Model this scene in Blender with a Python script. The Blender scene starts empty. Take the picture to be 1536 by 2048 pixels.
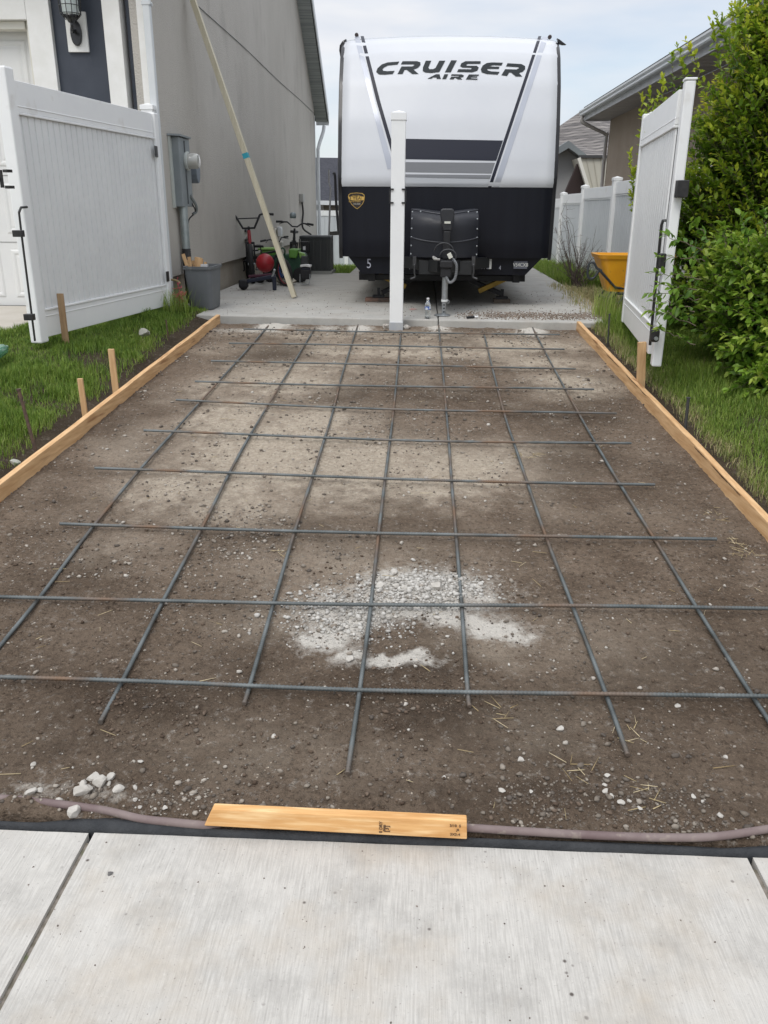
import bpy, bmesh, math, random
import numpy as np
from mathutils import Matrix, Vector, geometry
random.seed(7); RNG = np.random.default_rng(7)
S = bpy.context.scene
COL = S.collection
# ---------------------------------------------------------------- camera
F = 1650.0                                    # focal length in pixels of the 1536x2048 photograph
def nz(v): v = np.array(v, float); return v/np.linalg.norm(v)
Yc = nz((82, 609, -F)); Zc = np.array((33, 4559, F), float); Zc = nz(Zc-Zc.dot(Yc)*Yc); Xc = np.cross(Yc, Zc)
RM = np.array([Xc, Yc, Zc]); C0 = np.array((0, 0, 1.09))
cd = bpy.data.cameras.new('camera'); cam = bpy.data.objects.new('camera', cd); COL.objects.link(cam)
cam.matrix_world = Matrix([list(RM[0])+[0], list(RM[1])+[0], list(RM[2])+[1.09], [0, 0, 0, 1]])
cd.sensor_fit = 'VERTICAL'; cd.sensor_height = 36; cd.lens = 36*F/2048; cd.clip_end = 2000; cd.clip_start = .05
S.camera = cam
# ---------------------------------------------------------------- light
S.view_settings.view_transform = 'Standard'; S.view_settings.look = 'None'; S.view_settings.exposure = 0.12; S.view_settings.gamma = 1
SUN_EL, SUN_ROT = math.radians(52), math.radians(205)
W = bpy.data.worlds.new('World'); S.world = W; W.use_nodes = True
nt = W.node_tree; N = nt.nodes; L = nt.links; N.clear()
def wn(t, **k):
    n = N.new(t)
    for a, b in k.items(): setattr(n, a, b)
    return n
out = wn('ShaderNodeOutputWorld'); bg = wn('ShaderNodeBackground'); L.new(bg.outputs[0], out.inputs[0])
sky = wn('ShaderNodeTexSky', sky_type='NISHITA', sun_disc=False, sun_elevation=SUN_EL, sun_rotation=SUN_ROT)
tc = wn('ShaderNodeTexCoord'); mp = wn('ShaderNodeMapping'); mp.inputs['Scale'].default_value = (1.0, 1.0, 4.2)
L.new(tc.outputs['Generated'], mp.inputs[0])
no = wn('ShaderNodeTexNoise'); no.inputs['Scale'].default_value = 2.1; no.inputs['Detail'].default_value = 5; no.inputs['Roughness'].default_value = .5
mp.inputs['Location'].default_value = (.35, .2, .1)
L.new(mp.outputs[0], no.inputs[0])
cr = wn('ShaderNodeValToRGB'); cr.color_ramp.elements[0].position = .37; cr.color_ramp.elements[0].color = (.45, .45, .45, 1)
cr.color_ramp.elements[1].position = .55; cr.color_ramp.elements[1].color = (1, 1, 1, 1)
L.new(no.outputs[0], cr.inputs[0])
no2 = wn('ShaderNodeTexNoise'); no2.inputs['Scale'].default_value = 3.4; no2.inputs['Detail'].default_value = 4; L.new(mp.outputs[0], no2.inputs[0])
cr2 = wn('ShaderNodeValToRGB'); cr2.color_ramp.elements[0].position = .3; cr2.color_ramp.elements[0].color = (6.5, 7.0, 7.9, 1)
cr2.color_ramp.elements[1].position = .65; cr2.color_ramp.elements[1].color = (8.75, 8.75, 8.9, 1)
L.new(no2.outputs[0], cr2.inputs[0])
# overcast: the cloud deck is brighter towards the zenith
sx = wn('ShaderNodeSeparateXYZ'); L.new(tc.outputs['Generated'], sx.inputs[0])
mr = wn('ShaderNodeMapRange'); mr.inputs['From Min'].default_value = .30; mr.inputs['From Max'].default_value = 1; mr.inputs['To Min'].default_value = 1; mr.inputs['To Max'].default_value = 2.3
L.new(sx.outputs[2], mr.inputs[0])
vm = wn('ShaderNodeVectorMath', operation='SCALE'); L.new(cr2.outputs[0], vm.inputs[0]); L.new(mr.outputs[0], vm.inputs['Scale'])
sk = wn('ShaderNodeVectorMath', operation='SCALE'); L.new(sky.outputs[0], sk.inputs[0]); sk.inputs['Scale'].default_value = 1.3
mx = wn('ShaderNodeMix', data_type='RGBA'); L.new(cr.outputs[0], mx.inputs[0]); L.new(sk.outputs[0], mx.inputs[6]); L.new(vm.outputs[0], mx.inputs[7])
L.new(mx.outputs[2], bg.inputs[0]); bg.inputs[1].default_value = 0.10
sd = bpy.data.lights.new('sun', 'SUN'); sd.energy = 1.3; sd.angle = math.radians(25); sd.color = (1, .97, .92)
so = bpy.data.objects.new('sun', sd); COL.objects.link(so)
def sundir():
    a, e = SUN_ROT, SUN_EL     # towards the sun; nishita rotation 0 is +Y, turning towards +X
    return Vector((math.sin(a)*math.cos(e), math.cos(a)*math.cos(e), math.sin(e)))
so.rotation_euler = sundir().to_track_quat('Z', 'Y').to_euler(); so.location = (0, -5, 12)
# ---------------------------------------------------------------- picking points in the measured place
def ray(px, py): return RM@np.array((px-768, 1024-py, -F))
def Pz(px, py, z): d = ray(px, py); return C0+d*(z-C0[2])/d[2]
def PY(px, py, Y): d = ray(px, py); return C0+d*Y/d[1]
def PX(px, py, X): d = ray(px, py); return C0+d*X/d[0]
G0, GS = -.6686, .0682                         # the sloped dirt drive: z = G0 + GS*Y
def Pg(px, py, h=0): d = ray(px, py); return C0+d*(G0+h-C0[2])/(d[2]-GS*d[1])
def gz(Y): return G0+GS*Y
# ---------------------------------------------------------------- noise
def _hash(ix, iy, s):
    n = (ix*374761393+iy*668265263+s*974634777) & 0xffffffff
    n = ((n ^ (n >> 13))*1274126177) & 0xffffffff
    return ((n ^ (n >> 16)) & 0xffff)/65535.0
def vnoise(x, y, s=0):
    x = np.asarray(x, float); y = np.asarray(y, float)
    ix = np.floor(x).astype(np.int64); iy = np.floor(y).astype(np.int64); fx = x-ix; fy = y-iy
    fx = fx*fx*(3-2*fx); fy = fy*fy*(3-2*fy)
    a = _hash(ix, iy, s); b = _hash(ix+1, iy, s); c = _hash(ix, iy+1, s); d = _hash(ix+1, iy+1, s)
    return (a*(1-fx)+b*fx)*(1-fy)+(c*(1-fx)+d*fx)*fy
def fbm(x, y, f, o=4, s=0):
    v = 0; a = .5; t = 0
    for i in range(o): v = v+a*vnoise(x*f, y*f, s+i); t += a; a *= .5; f *= 2.03
    return v/t
def sm(a, b, x): t = np.clip((np.asarray(x, float)-a)/(b-a), 0, 1); return t*t*(3-2*t)
# ---------------------------------------------------------------- materials
MATS = {}
def M(name, col=(.5, .5, .5), rough=.6, metal=0, c2=None, ns=8, nd=4, lo=.35, hi=.65, bump=0, bs=60, scale=(1, 1, 1), bscale=None,
      spec=.5, c3=None, n3=40, f3=(.6, .7), alpha=1, emit=None, trans=0, coat=0, bd=.01, coord='Object', attr=None, rn=None):
    if name in MATS: return MATS[name]
    m = bpy.data.materials.new(name); m.use_nodes = True; n = m.node_tree.nodes; l = m.node_tree.links
    p = n['Principled BSDF']; p.inputs['Base Color'].default_value = (*col, 1); p.inputs['Roughness'].default_value = rough
    p.inputs['Metallic'].default_value = metal; p.inputs['Specular IOR Level'].default_value = spec; p.inputs['Alpha'].default_value = alpha
    p.inputs['Transmission Weight'].default_value = trans; p.inputs['Coat Weight'].default_value = coat
    t = n.new('ShaderNodeTexCoord'); mpn = n.new('ShaderNodeMapping'); mpn.inputs['Scale'].default_value = scale; l.new(t.outputs[coord], mpn.inputs[0])
    last = None
    if c2:
        no = n.new('ShaderNodeTexNoise'); no.inputs['Scale'].default_value = ns; no.inputs['Detail'].default_value = nd; no.inputs['Roughness'].default_value = .6
        l.new(mpn.outputs[0], no.inputs[0]); r = n.new('ShaderNodeMapRange'); r.inputs[1].default_value = lo; r.inputs[2].default_value = hi
        l.new(no.outputs[0], r.inputs[0]); x = n.new('ShaderNodeMix'); x.data_type = 'RGBA'; x.inputs[6].default_value = (*col, 1); x.inputs[7].default_value = (*c2, 1)
        l.new(r.outputs[0], x.inputs[0]); last = x.outputs[2]
    if c3:
        no = n.new('ShaderNodeTexNoise'); no.inputs['Scale'].default_value = n3; no.inputs['Detail'].default_value = 3; l.new(mpn.outputs[0], no.inputs[0])
        r = n.new('ShaderNodeMapRange'); r.inputs[1].default_value = f3[0]; r.inputs[2].default_value = f3[1]; l.new(no.outputs[0], r.inputs[0])
        x = n.new('ShaderNodeMix'); x.data_type = 'RGBA'
        if last: l.new(last, x.inputs[6])
        else: x.inputs[6].default_value = (*col, 1)
        x.inputs[7].default_value = (*c3, 1); l.new(r.outputs[0], x.inputs[0]); last = x.outputs[2]
    if last: l.new(last, p.inputs['Base Color'])
    if bump:
        m2 = n.new('ShaderNodeMapping'); m2.inputs['Scale'].default_value = bscale or scale; l.new(t.outputs[coord], m2.inputs[0])
        no = n.new('ShaderNodeTexNoise'); no.inputs['Scale'].default_value = bs; no.inputs['Detail'].default_value = 4; l.new(m2.outputs[0], no.inputs[0])
        b = n.new('ShaderNodeBump'); b.inputs['Strength'].default_value = bump; b.inputs['Distance'].default_value = bd
        l.new(no.outputs[0], b.inputs['Height']); l.new(b.outputs[0], p.inputs['Normal'])
    if rn:
        no = n.new('ShaderNodeTexNoise'); no.inputs['Scale'].default_value = rn; l.new(mpn.outputs[0], no.inputs[0])
        r = n.new('ShaderNodeMapRange'); r.inputs[3].default_value = max(0, rough-.15); r.inputs[4].default_value = min(1, rough+.15); l.new(no.outputs[0], r.inputs[0]); l.new(r.outputs[0], p.inputs['Roughness'])
    MATS[name] = m; return m
# ---------------------------------------------------------------- object helpers
def tag(o, label=None, cat=None, group=None, kind=None):
    if label: o['label'] = label
    if cat: o['category'] = cat
    if group: o['group'] = group
    if kind: o['kind'] = kind
    return o
def empty(name, loc, label=None, cat=None, group=None):
    o = bpy.data.objects.new(name, None); o.location = [float(a) for a in loc]; COL.objects.link(o); o.empty_display_size = .1
    return tag(o, label, cat, group)
def wloc(o):
    v = Vector((0, 0, 0))
    while o: v += o.location; o = o.parent
    return v
class MB:
    def __init__(s, M4=None): s.v = []; s.f = []; s.M = M4
    def add(s, vs, fs):
        k = len(s.v)
        for v in vs:
            v = Vector([float(a) for a in v]); s.v.append(s.M@v if s.M else v)
        s.f += [[a+k for a in f] for f in fs]; return s
    def box(s, a, b):
        x0, y0, z0 = a; x1, y1, z1 = b
        vs = [(x0, y0, z0), (x1, y0, z0), (x1, y1, z0), (x0, y1, z0), (x0, y0, z1), (x1, y0, z1), (x1, y1, z1), (x0, y1, z1)]
        return s.add(vs, [(0, 3, 2, 1), (4, 5, 6, 7), (0, 1, 5, 4), (1, 2, 6, 5), (2, 3, 7, 6), (3, 0, 4, 7)])
    def cbox(s, c, d): return s.box([c[i]-d[i]/2 for i in range(3)], [c[i]+d[i]/2 for i in range(3)])
    def bar(s, p, q, w, h, up=(0, 0, 1)):           # a rectangular bar from p to q, w across, h along up
        p = Vector([float(a) for a in p]); q = Vector([float(a) for a in q]); d = (q-p).normalized(); u = Vector(up)
        r = d.cross(u)
        if r.length < 1e-4: r = d.cross(Vector((0, 1, 0)))
        r.normalize(); u = r.cross(d).normalized(); r *= w/2; u *= h/2
        vs = [p-r-u, p+r-u, p+r+u, p-r+u, q-r-u, q+r-u, q+r+u, q-r+u]
        return s.add(vs, [(3, 2, 1, 0), (4, 5, 6, 7), (0, 1, 5, 4), (1, 2, 6, 5), (2, 3, 7, 6), (3, 0, 4, 7)])
    def tube(s, pts, r, n=8, closed=False, cap=True):
        pts = [Vector([float(a) for a in p]) for p in pts]; m = len(pts); rs = [float(q) for q in r] if hasattr(r, "__len__") else [float(r)]*m
        vs = []; ref = None
        for i, p in enumerate(pts):
            if closed: d = pts[(i+1) % m]-pts[i-1]
            else: d = pts[min(i+1, m-1)]-pts[max(i-1, 0)]
            d.normalize()
            if ref is None:
                ref = d.cross(Vector((0, 0, 1)));
                if ref.length < .05: ref = d.cross(Vector((0, 1, 0)))
            ref = (ref-ref.dot(d)*d).normalized(); b = d.cross(ref)
            for k in range(n):
                a = 2*math.pi*k/n; vs.append(p+rs[i]*(math.cos(a)*ref+math.sin(a)*b))
        fs = []
        for i in range(m if closed else m-1):
            j = (i+1) % m
            for k in range(n): k2 = (k+1) % n; fs.append((i*n+k, i*n+k2, j*n+k2, j*n+k))
        if cap and not closed: fs += [tuple(range(n-1, -1, -1)), tuple(range((m-1)*n, m*n))]
        return s.add(vs, fs)
    def prism(s, poly, d):                            # polygon of 3-D points extruded by vector d
        n = len(poly); d = Vector([float(a) for a in d]); P = [Vector([float(a) for a in p]) for p in poly]
        return s.add(P+[p+d for p in P], [tuple(range(n-1, -1, -1)), tuple(range(n, 2*n))]+[(i, (i+1) % n, n+(i+1) % n, n+i) for i in range(n)])
    def lathe(s, c, prof, n=24, ax='z'):
        vs = []
        for r, h in prof:
            for k in range(n):
                a = 2*math.pi*k/n; x, y = r*math.cos(a), r*math.sin(a)
                v = (x, y, h) if ax == 'z' else ((h, x, y) if ax == 'x' else (y, h, x))
                vs.append((c[0]+v[0], c[1]+v[1], c[2]+v[2]))
        m = len(prof); fs = [(i*n+k, i*n+(k+1) % n, (i+1)*n+(k+1) % n, (i+1)*n+k) for i in range(m-1) for k in range(n)]
        fs += [tuple(range(n-1, -1, -1)), tuple(range((m-1)*n, m*n))]
        return s.add(vs, fs)
    def quads(s, P):                                  # grid P[i][j]
        a = len(P); b = len(P[0]); return s.add([p for r in P for p in r], [(i*b+j, i*b+j+1, (i+1)*b+j+1, (i+1)*b+j) for i in range(a-1) for j in range(b-1)])
    def build(s, name, mat, parent=None, smooth=False, bevel=0, base=None, seg=2, **kw):
        me = bpy.data.meshes.new(name)
        if parent: o0 = wloc(parent)
        elif base is not None: o0 = Vector([float(a) for a in base])
        else:
            A = np.array([tuple(v) for v in s.v]); o0 = Vector(((A[:, 0].min()+A[:, 0].max())/2, (A[:, 1].min()+A[:, 1].max())/2, A[:, 2].min()))
            o0 = Vector([float(a) for a in o0])
        me.from_pydata([tuple(v-o0) for v in s.v], [], s.f); me.update()
        o = bpy.data.objects.new(name, me); COL.objects.link(o)
        if parent: o.parent = parent
        else: o.location = o0
        if mat: me.materials.append(mat)
        bm = bmesh.new(); bm.from_mesh(me); bmesh.ops.recalc_face_normals(bm, faces=bm.faces); bm.to_mesh(me); bm.free()
        if smooth: shade(o, smooth)
        if bevel:
            b = o.modifiers.new('bevel', 'BEVEL'); b.width = bevel; b.segments = seg; b.limit_method = 'ANGLE'; b.angle_limit = math.radians(40)
            b.harden_normals = False
        return tag(o, **kw)
def shade(o, ang=True):
    me = o.data
    me.polygons.foreach_set('use_smooth', [True]*len(me.polygons))
    if ang is not True: me.set_sharp_from_angle(angle=math.radians(ang))
def npmesh(name, V, Fa, mat, loc=(0, 0, 0), parent=None, smooth=False, attrs=None, **kw):
    V = np.asarray(V, np.float32)-np.array(loc if not parent else tuple(wloc(parent)), np.float32); Fa = np.asarray(Fa, np.int32); k = Fa.shape[1]
    me = bpy.data.meshes.new(name); me.vertices.add(len(V)); me.vertices.foreach_set('co', V.ravel())
    me.loops.add(Fa.size); me.loops.foreach_set('vertex_index', Fa.ravel()); me.polygons.add(len(Fa))
    me.polygons.foreach_set('loop_start', np.arange(0, Fa.size, k, dtype=np.int32))
    me.update(calc_edges=True)
    for an, av in (attrs or {}).items():
        a = me.attributes.new(an, 'FLOAT', 'POINT'); a.data.foreach_set('value', np.asarray(av, np.float32))
    if smooth: me.polygons.foreach_set('use_smooth', np.ones(len(Fa), bool))
    me.materials.append(mat); o = bpy.data.objects.new(name, me); COL.objects.link(o)
    if parent: o.parent = parent
    else: o.location = loc
    return tag(o, **kw)
def text_mesh(name, txt, size, M4, mat, parent, sx=1, **kw):
    cu = bpy.data.curves.new('t', 'FONT'); cu.body = txt; cu.size = size; cu.align_x = 'CENTER'; cu.align_y = 'CENTER'; cu.extrude = .0008; cu.resolution_u = 3
    to = bpy.data.objects.new('t', cu); COL.objects.link(to); bpy.context.view_layer.update()
    me = bpy.data.meshes.new_from_object(to.evaluated_get(bpy.context.evaluated_depsgraph_get())); bpy.data.objects.remove(to)
    me.transform(Matrix.Translation(-wloc(parent))@M4@Matrix.Diagonal((sx, 1, 1, 1))); me.name = name; me.materials.clear(); me.materials.append(mat)
    o = bpy.data.objects.new(name, me); COL.objects.link(o); o.parent = parent; return tag(o, **kw)
def face_m(p, right=(1, 0, 0), up=(0, 0, 1)):         # text frame: x along right, y along up
    r = Vector(right).normalized(); u = Vector(up).normalized(); n = r.cross(u)
    return Matrix(((r.x, u.x, n.x, p[0]), (r.y, u.y, n.y, p[1]), (r.z, u.z, n.z, p[2]), (0, 0, 0, 1)))
# ---------------------------------------------------------------- shared materials
vinyl = M('white_vinyl', (.82, .83, .82), .34, c2=(.78, .79, .79), ns=3, c3=(.62, .6, .56), n3=5, f3=(.64, .85), bump=.04, bs=6)
black = M('black_steel', (.012, .012, .013), .38, c2=(.03, .028, .027), ns=30)
lumber = M('pine_lumber', (.52, .30, .135), .72, c2=(.70, .46, .24), ns=5, scale=(9, .7, 9), c3=(.34, .17, .07), n3=3.2, f3=(.60, .72), bump=.25, bs=30, bscale=(10, .6, 10), bd=.002)
stucco = M('grey_stucco', (.44, .415, .372), .92, c2=(.50, .475, .43), ns=1.1, nd=6, bump=.9, bs=60, bd=.014, c3=(.37, .345, .31), n3=2.2, f3=(.55, .8), scale=(1, 1, .5), bscale=(1, 1, 1))
dark_stone = M('dark_pane', (.02, .02, .025), .2)
galv = M('galvanised_steel', (.45, .47, .48), .42, metal=.75, c2=(.33, .35, .36), ns=25)
# ================================================================ SETTING
def ground_mat(name, dark, mid, light, chalk, bump=.6, wet=True):
    m = bpy.data.materials.new(name); m.use_nodes = True; n = m.node_tree.nodes; l = m.node_tree.links; p = n['Principled BSDF']
    p.inputs['Roughness'].default_value = .95; p.inputs['Specular IOR Level'].default_value = .15
    t = n.new('ShaderNodeTexCoord')
    def noise(s, d=4, r=.6):
        x = n.new('ShaderNodeTexNoise'); x.inputs['Scale'].default_value = s; x.inputs['Detail'].default_value = d; x.inputs['Roughness'].default_value = r; l.new(t.outputs['Object'], x.inputs[0]); return x.outputs[0]
    def rng(v, a, b, c=0, d=1):
        x = n.new('ShaderNodeMapRange'); x.inputs[1].default_value = a; x.inputs[2].default_value = b; x.inputs[3].default_value = c; x.inputs[4].default_value = d; l.new(v, x.inputs[0]); return x.outputs[0]
    def mix(f, a, b):
        x = n.new('ShaderNodeMix'); x.data_type = 'RGBA'; l.new(f, x.inputs[0])
        for v, i in ((a, 6), (b, 7)):
            if isinstance(v, tuple): x.inputs[i].default_value = (*v, 1)
            else: l.new(v, x.inputs[i])
        return x.outputs[2]
    def attr(a): x = n.new('ShaderNodeAttribute'); x.attribute_name = a; return x.outputs['Fac']
    def math_(op, a, b):
        x = n.new('ShaderNodeMath'); x.operation = op
        for v, i in ((a, 0), (b, 1)):
            if isinstance(v, (int, float)): x.inputs[i].default_value = v
            else: l.new(v, x.inputs[i])
        return x.outputs[0]
    c = mix(rng(noise(2.3, 6), .38, .62), dark, mid)
    c = mix(rng(noise(48, 5, .75), .5, .66, 0, .85), c, tuple(a*.42 for a in dark))       # dark crumbs and pores
    c = mix(rng(noise(70, 4, .7), .57, .70, 0, .75), c, tuple(min(1, a*1.6) for a in mid))       # pale grit
    fine = noise(38, 5, .7)
    c = mix(math_('MULTIPLY', attr('dust'), rng(fine, .25, .7, .35, 1)), c, light)
    c = mix(math_('MULTIPLY', attr('damp'), rng(fine, .2, .6, .6, 1)), c, tuple(a*.55 for a in dark))
    c = mix(rng(math_('ADD', attr('chalk'), math_('MULTIPLY', noise(26, 6, .8), 1.3)), .72, 1.24, 0, .93), c, chalk)
    vo = n.new('ShaderNodeTexVoronoi'); vo.inputs['Scale'].default_value = 58; l.new(t.outputs['Object'], vo.inputs[0])
    c = mix(math_('MULTIPLY', rng(vo.outputs['Distance'], .10, .22, 1, 0), rng(noise(13, 3), .56, .70)), c, tuple(min(1, a*1.5) for a in light))
    l.new(c, p.inputs['Base Color'])
    h = math_('ADD', math_('MULTIPLY', noise(120, 5, .7), .6), math_('MULTIPLY', noise(28, 4, .6), 1.1))
    h = math_('ADD', h, math_('MULTIPLY', rng(vo.outputs['Distance'], .0, .35, 1, 0), .25))
    b = n.new('ShaderNodeBump'); b.inputs['Strength'].default_value = bump; b.inputs['Distance'].default_value = .022; l.new(h, b.inputs['Height']); l.new(b.outputs[0], p.inputs['Normal'])
    return m
def grid(xs, ys, zf, name, mat, af=None, xw=None, **kw):
    X, Y = np.meshgrid(xs, ys)
    if xw: X = xw(X, Y)
    Z = zf(X, Y); V = np.stack([X, Y, Z], -1).reshape(-1, 3)
    a, b = len(ys), len(xs); i = np.arange(a-1)[:, None]*b+np.arange(b-1)[None]; Fa = np.stack([i, i+1, i+1+b, i+b], -1).reshape(-1, 4)
    at = {k: v.ravel() for k, v in (af(X, Y) if af else {}).items()}
    return npmesh(name, V, Fa, mat, loc=(float(np.mean(xs)), float(np.min(ys)), 0), smooth=True, attrs=at, **kw)
soil = ground_mat('drive_soil', (.122, .088, .062), (.205, .155, .114), (.53, .455, .36), (.62, .585, .525), 1.0)
def blob(X, Y, L_):
    v = np.zeros_like(X)
    for px, py, rx, ry, a in L_:
        c = Pg(px, py); ex = abs(Pg(px+rx, py)[0]-c[0]); ey = abs(Pg(px, py-ry)[1]-c[1])
        v = np.maximum(v, a*np.exp(-(((X-c[0])/ex)**2+((Y-c[1])/ey)**2)))
    return v
DUST = [(540, 905, 190, 75, 1), (700, 930, 190, 60, .95), (930, 935, 130, 40, 1), (860, 975, 120, 35, .7), (340, 975, 110, 45, .75), (470, 835, 90, 45, .9), (560, 765, 140, 26, .8), (620, 730, 160, 16, .6), (1140, 765, 90, 20, .85), (1090, 725, 120, 14, .7),
        (790, 700, 300, 16, .7), (1060, 690, 130, 14, .8), (470, 1010, 160, 40, .55), (620, 850, 130, 40, .8), (420, 770, 60, 24, .6), (850, 905, 100, 28, .6), (1020, 900, 90, 25, .5), (960, 1290, 150, 40, .3), (250, 1090, 120, 40, .25), (700, 1130, 250, 70, .3), (590, 1230, 150, 50, .35), (1190, 1290, 200, 80, .2), (540, 1500, 250, 60, .2), (1060, 1450, 180, 60, .18), (750, 670, 420, 10, .45)]
DAMP = [(560, 708, 75, 16, .8), (880, 790, 160, 22, .75), (700, 790, 80, 18, .6), (1130, 835, 110, 26, .7), (250, 830, 70, 40, .5), (1180, 920, 90, 40, .45), (820, 1350, 110, 22, .95), (860, 1430, 140, 40, .8), (290, 1420, 160, 45, .85), (700, 1070, 320, 30, .3), (600, 1390, 300, 30, .35), (1420, 1330, 130, 60, .4), (150, 1500, 160, 40, .4), (1100, 1600, 420, 40, .5), (130, 1150, 140, 60, .35), (500, 1320, 100, 30, .3)]
CHALK = [(650, 1268, 38, 17, .9), (690, 1243, 45, 15, .95), (770, 1222, 70, 13, 1), (850, 1220, 80, 13, 1), (925, 1242, 50, 14, 1), (985, 1262, 48, 14, 1), (1030, 1280, 30, 9, .6), (850, 1178, 85, 22, .95), (790, 1160, 50, 12, .7), (800, 1330, 45, 7, 1), (760, 1320, 22, 5, .9), (835, 1322, 14, 9, .8), (700, 1307, 20, 14, .8), (690, 1190, 60, 14, .5), (648, 1218, 46, 22, .55), (545, 654, 22, 6, 1), (720, 659, 16, 5, 1), (876, 657, 14, 5, .95), (1064, 662, 18, 6, 1), (500, 662, 60, 3, .4), (655, 657, 20, 4, .5), (960, 1195, 30, 14, .5), (70, 1590, 45, 14, .28), (210, 1600, 50, 14, .32)]
MOUND = [(850, 1185, 95, 28, .035), (820, 1370, 120, 26, .028), (860, 1440, 130, 26, .022), (290, 1415, 150, 32, .024), (200, 1590, 70, 24, .03), (40, 1610, 70, 22, .03), (545, 652, 22, 6, .018), (720, 657, 14, 5, .014), (1064, 660, 18, 6, .018), (876, 655, 12, 5, .012), (340, 1610, 100, 20, .02), (1250, 1610, 250, 26, .012)]
DX0, DX1 = -2.33, 1.82
def dirt_z(X, Y):
    z = gz(Y)+.018*(fbm(X, Y, 1.1, 3, 3)-.5)+.012*(fbm(X, Y, 9, 4, 9)-.5)+.014*(fbm(X, Y, 30, 4, 17)-.5)
    m = blob(X, Y, MOUND); z = z+m*(.75+.5*fbm(X, Y, 22, 3, 5))+.030*np.clip(blob(X, Y, DAMP)-.3, 0, 1)*(fbm(X, Y, 38, 3, 31)-.4)
    z = z-.008*sm(2.0, 1.88, Y)-.09*sm(1.868, 1.852, Y)
    return z
def dirt_attr(X, Y):
    w = fbm(X, Y, 3.2, 4, 21); w2 = fbm(X, Y, 14, 4, 23)
    d = np.clip(blob(X+.18*(w-.5), Y+.3*(w2-.5), DUST)*(.75+.55*sm(.25, .68, w2))+.22*sm(.5, .8, w)*sm(3.2, 5, Y), 0, 1)
    return {'dust': np.clip(d*1.25, 0, 1), 'damp': np.clip(.34*sm(3.4, 2.5, Y)*(.4+w)+blob(X+.1*(w2-.5), Y+.3*(w-.5), DAMP)*(.5+w2*.9), 0, 1), 'chalk': np.clip(blob(X+.12*(w2-.5)+.03*(fbm(X, Y, 50, 2, 77)-.5), Y+.14*(w-.5)+.05*(fbm(X, Y, 40, 2, 78)-.5), [(a_, b_, c_*1.4, d_*1.45, e_) for a_, b_, c_, d_, e_ in CHALK]), 0, 1)}
xs = np.linspace(DX0, DX1, 520); ys = 1.80+(8.76-1.80)*np.linspace(0, 1, 720)**1.4
grid(xs, ys, dirt_z, 'dirt_drive', soil, dirt_attr, kind='structure')
# big base ground out to the horizon, everything else is laid over it
base_m = M('ground_base', (.06, .07, .03), .95, c2=(.10, .09, .05), ns=.3)
grid(np.array([-600, -60, -12, 12, 60, 600.]), np.array([-300, -20, 1, 8, 24, 34, 80, 900.]), lambda X, Y: np.where(Y > 30, -1.1, -.95)+0*X, 'ground', base_m, kind='structure')
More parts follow.
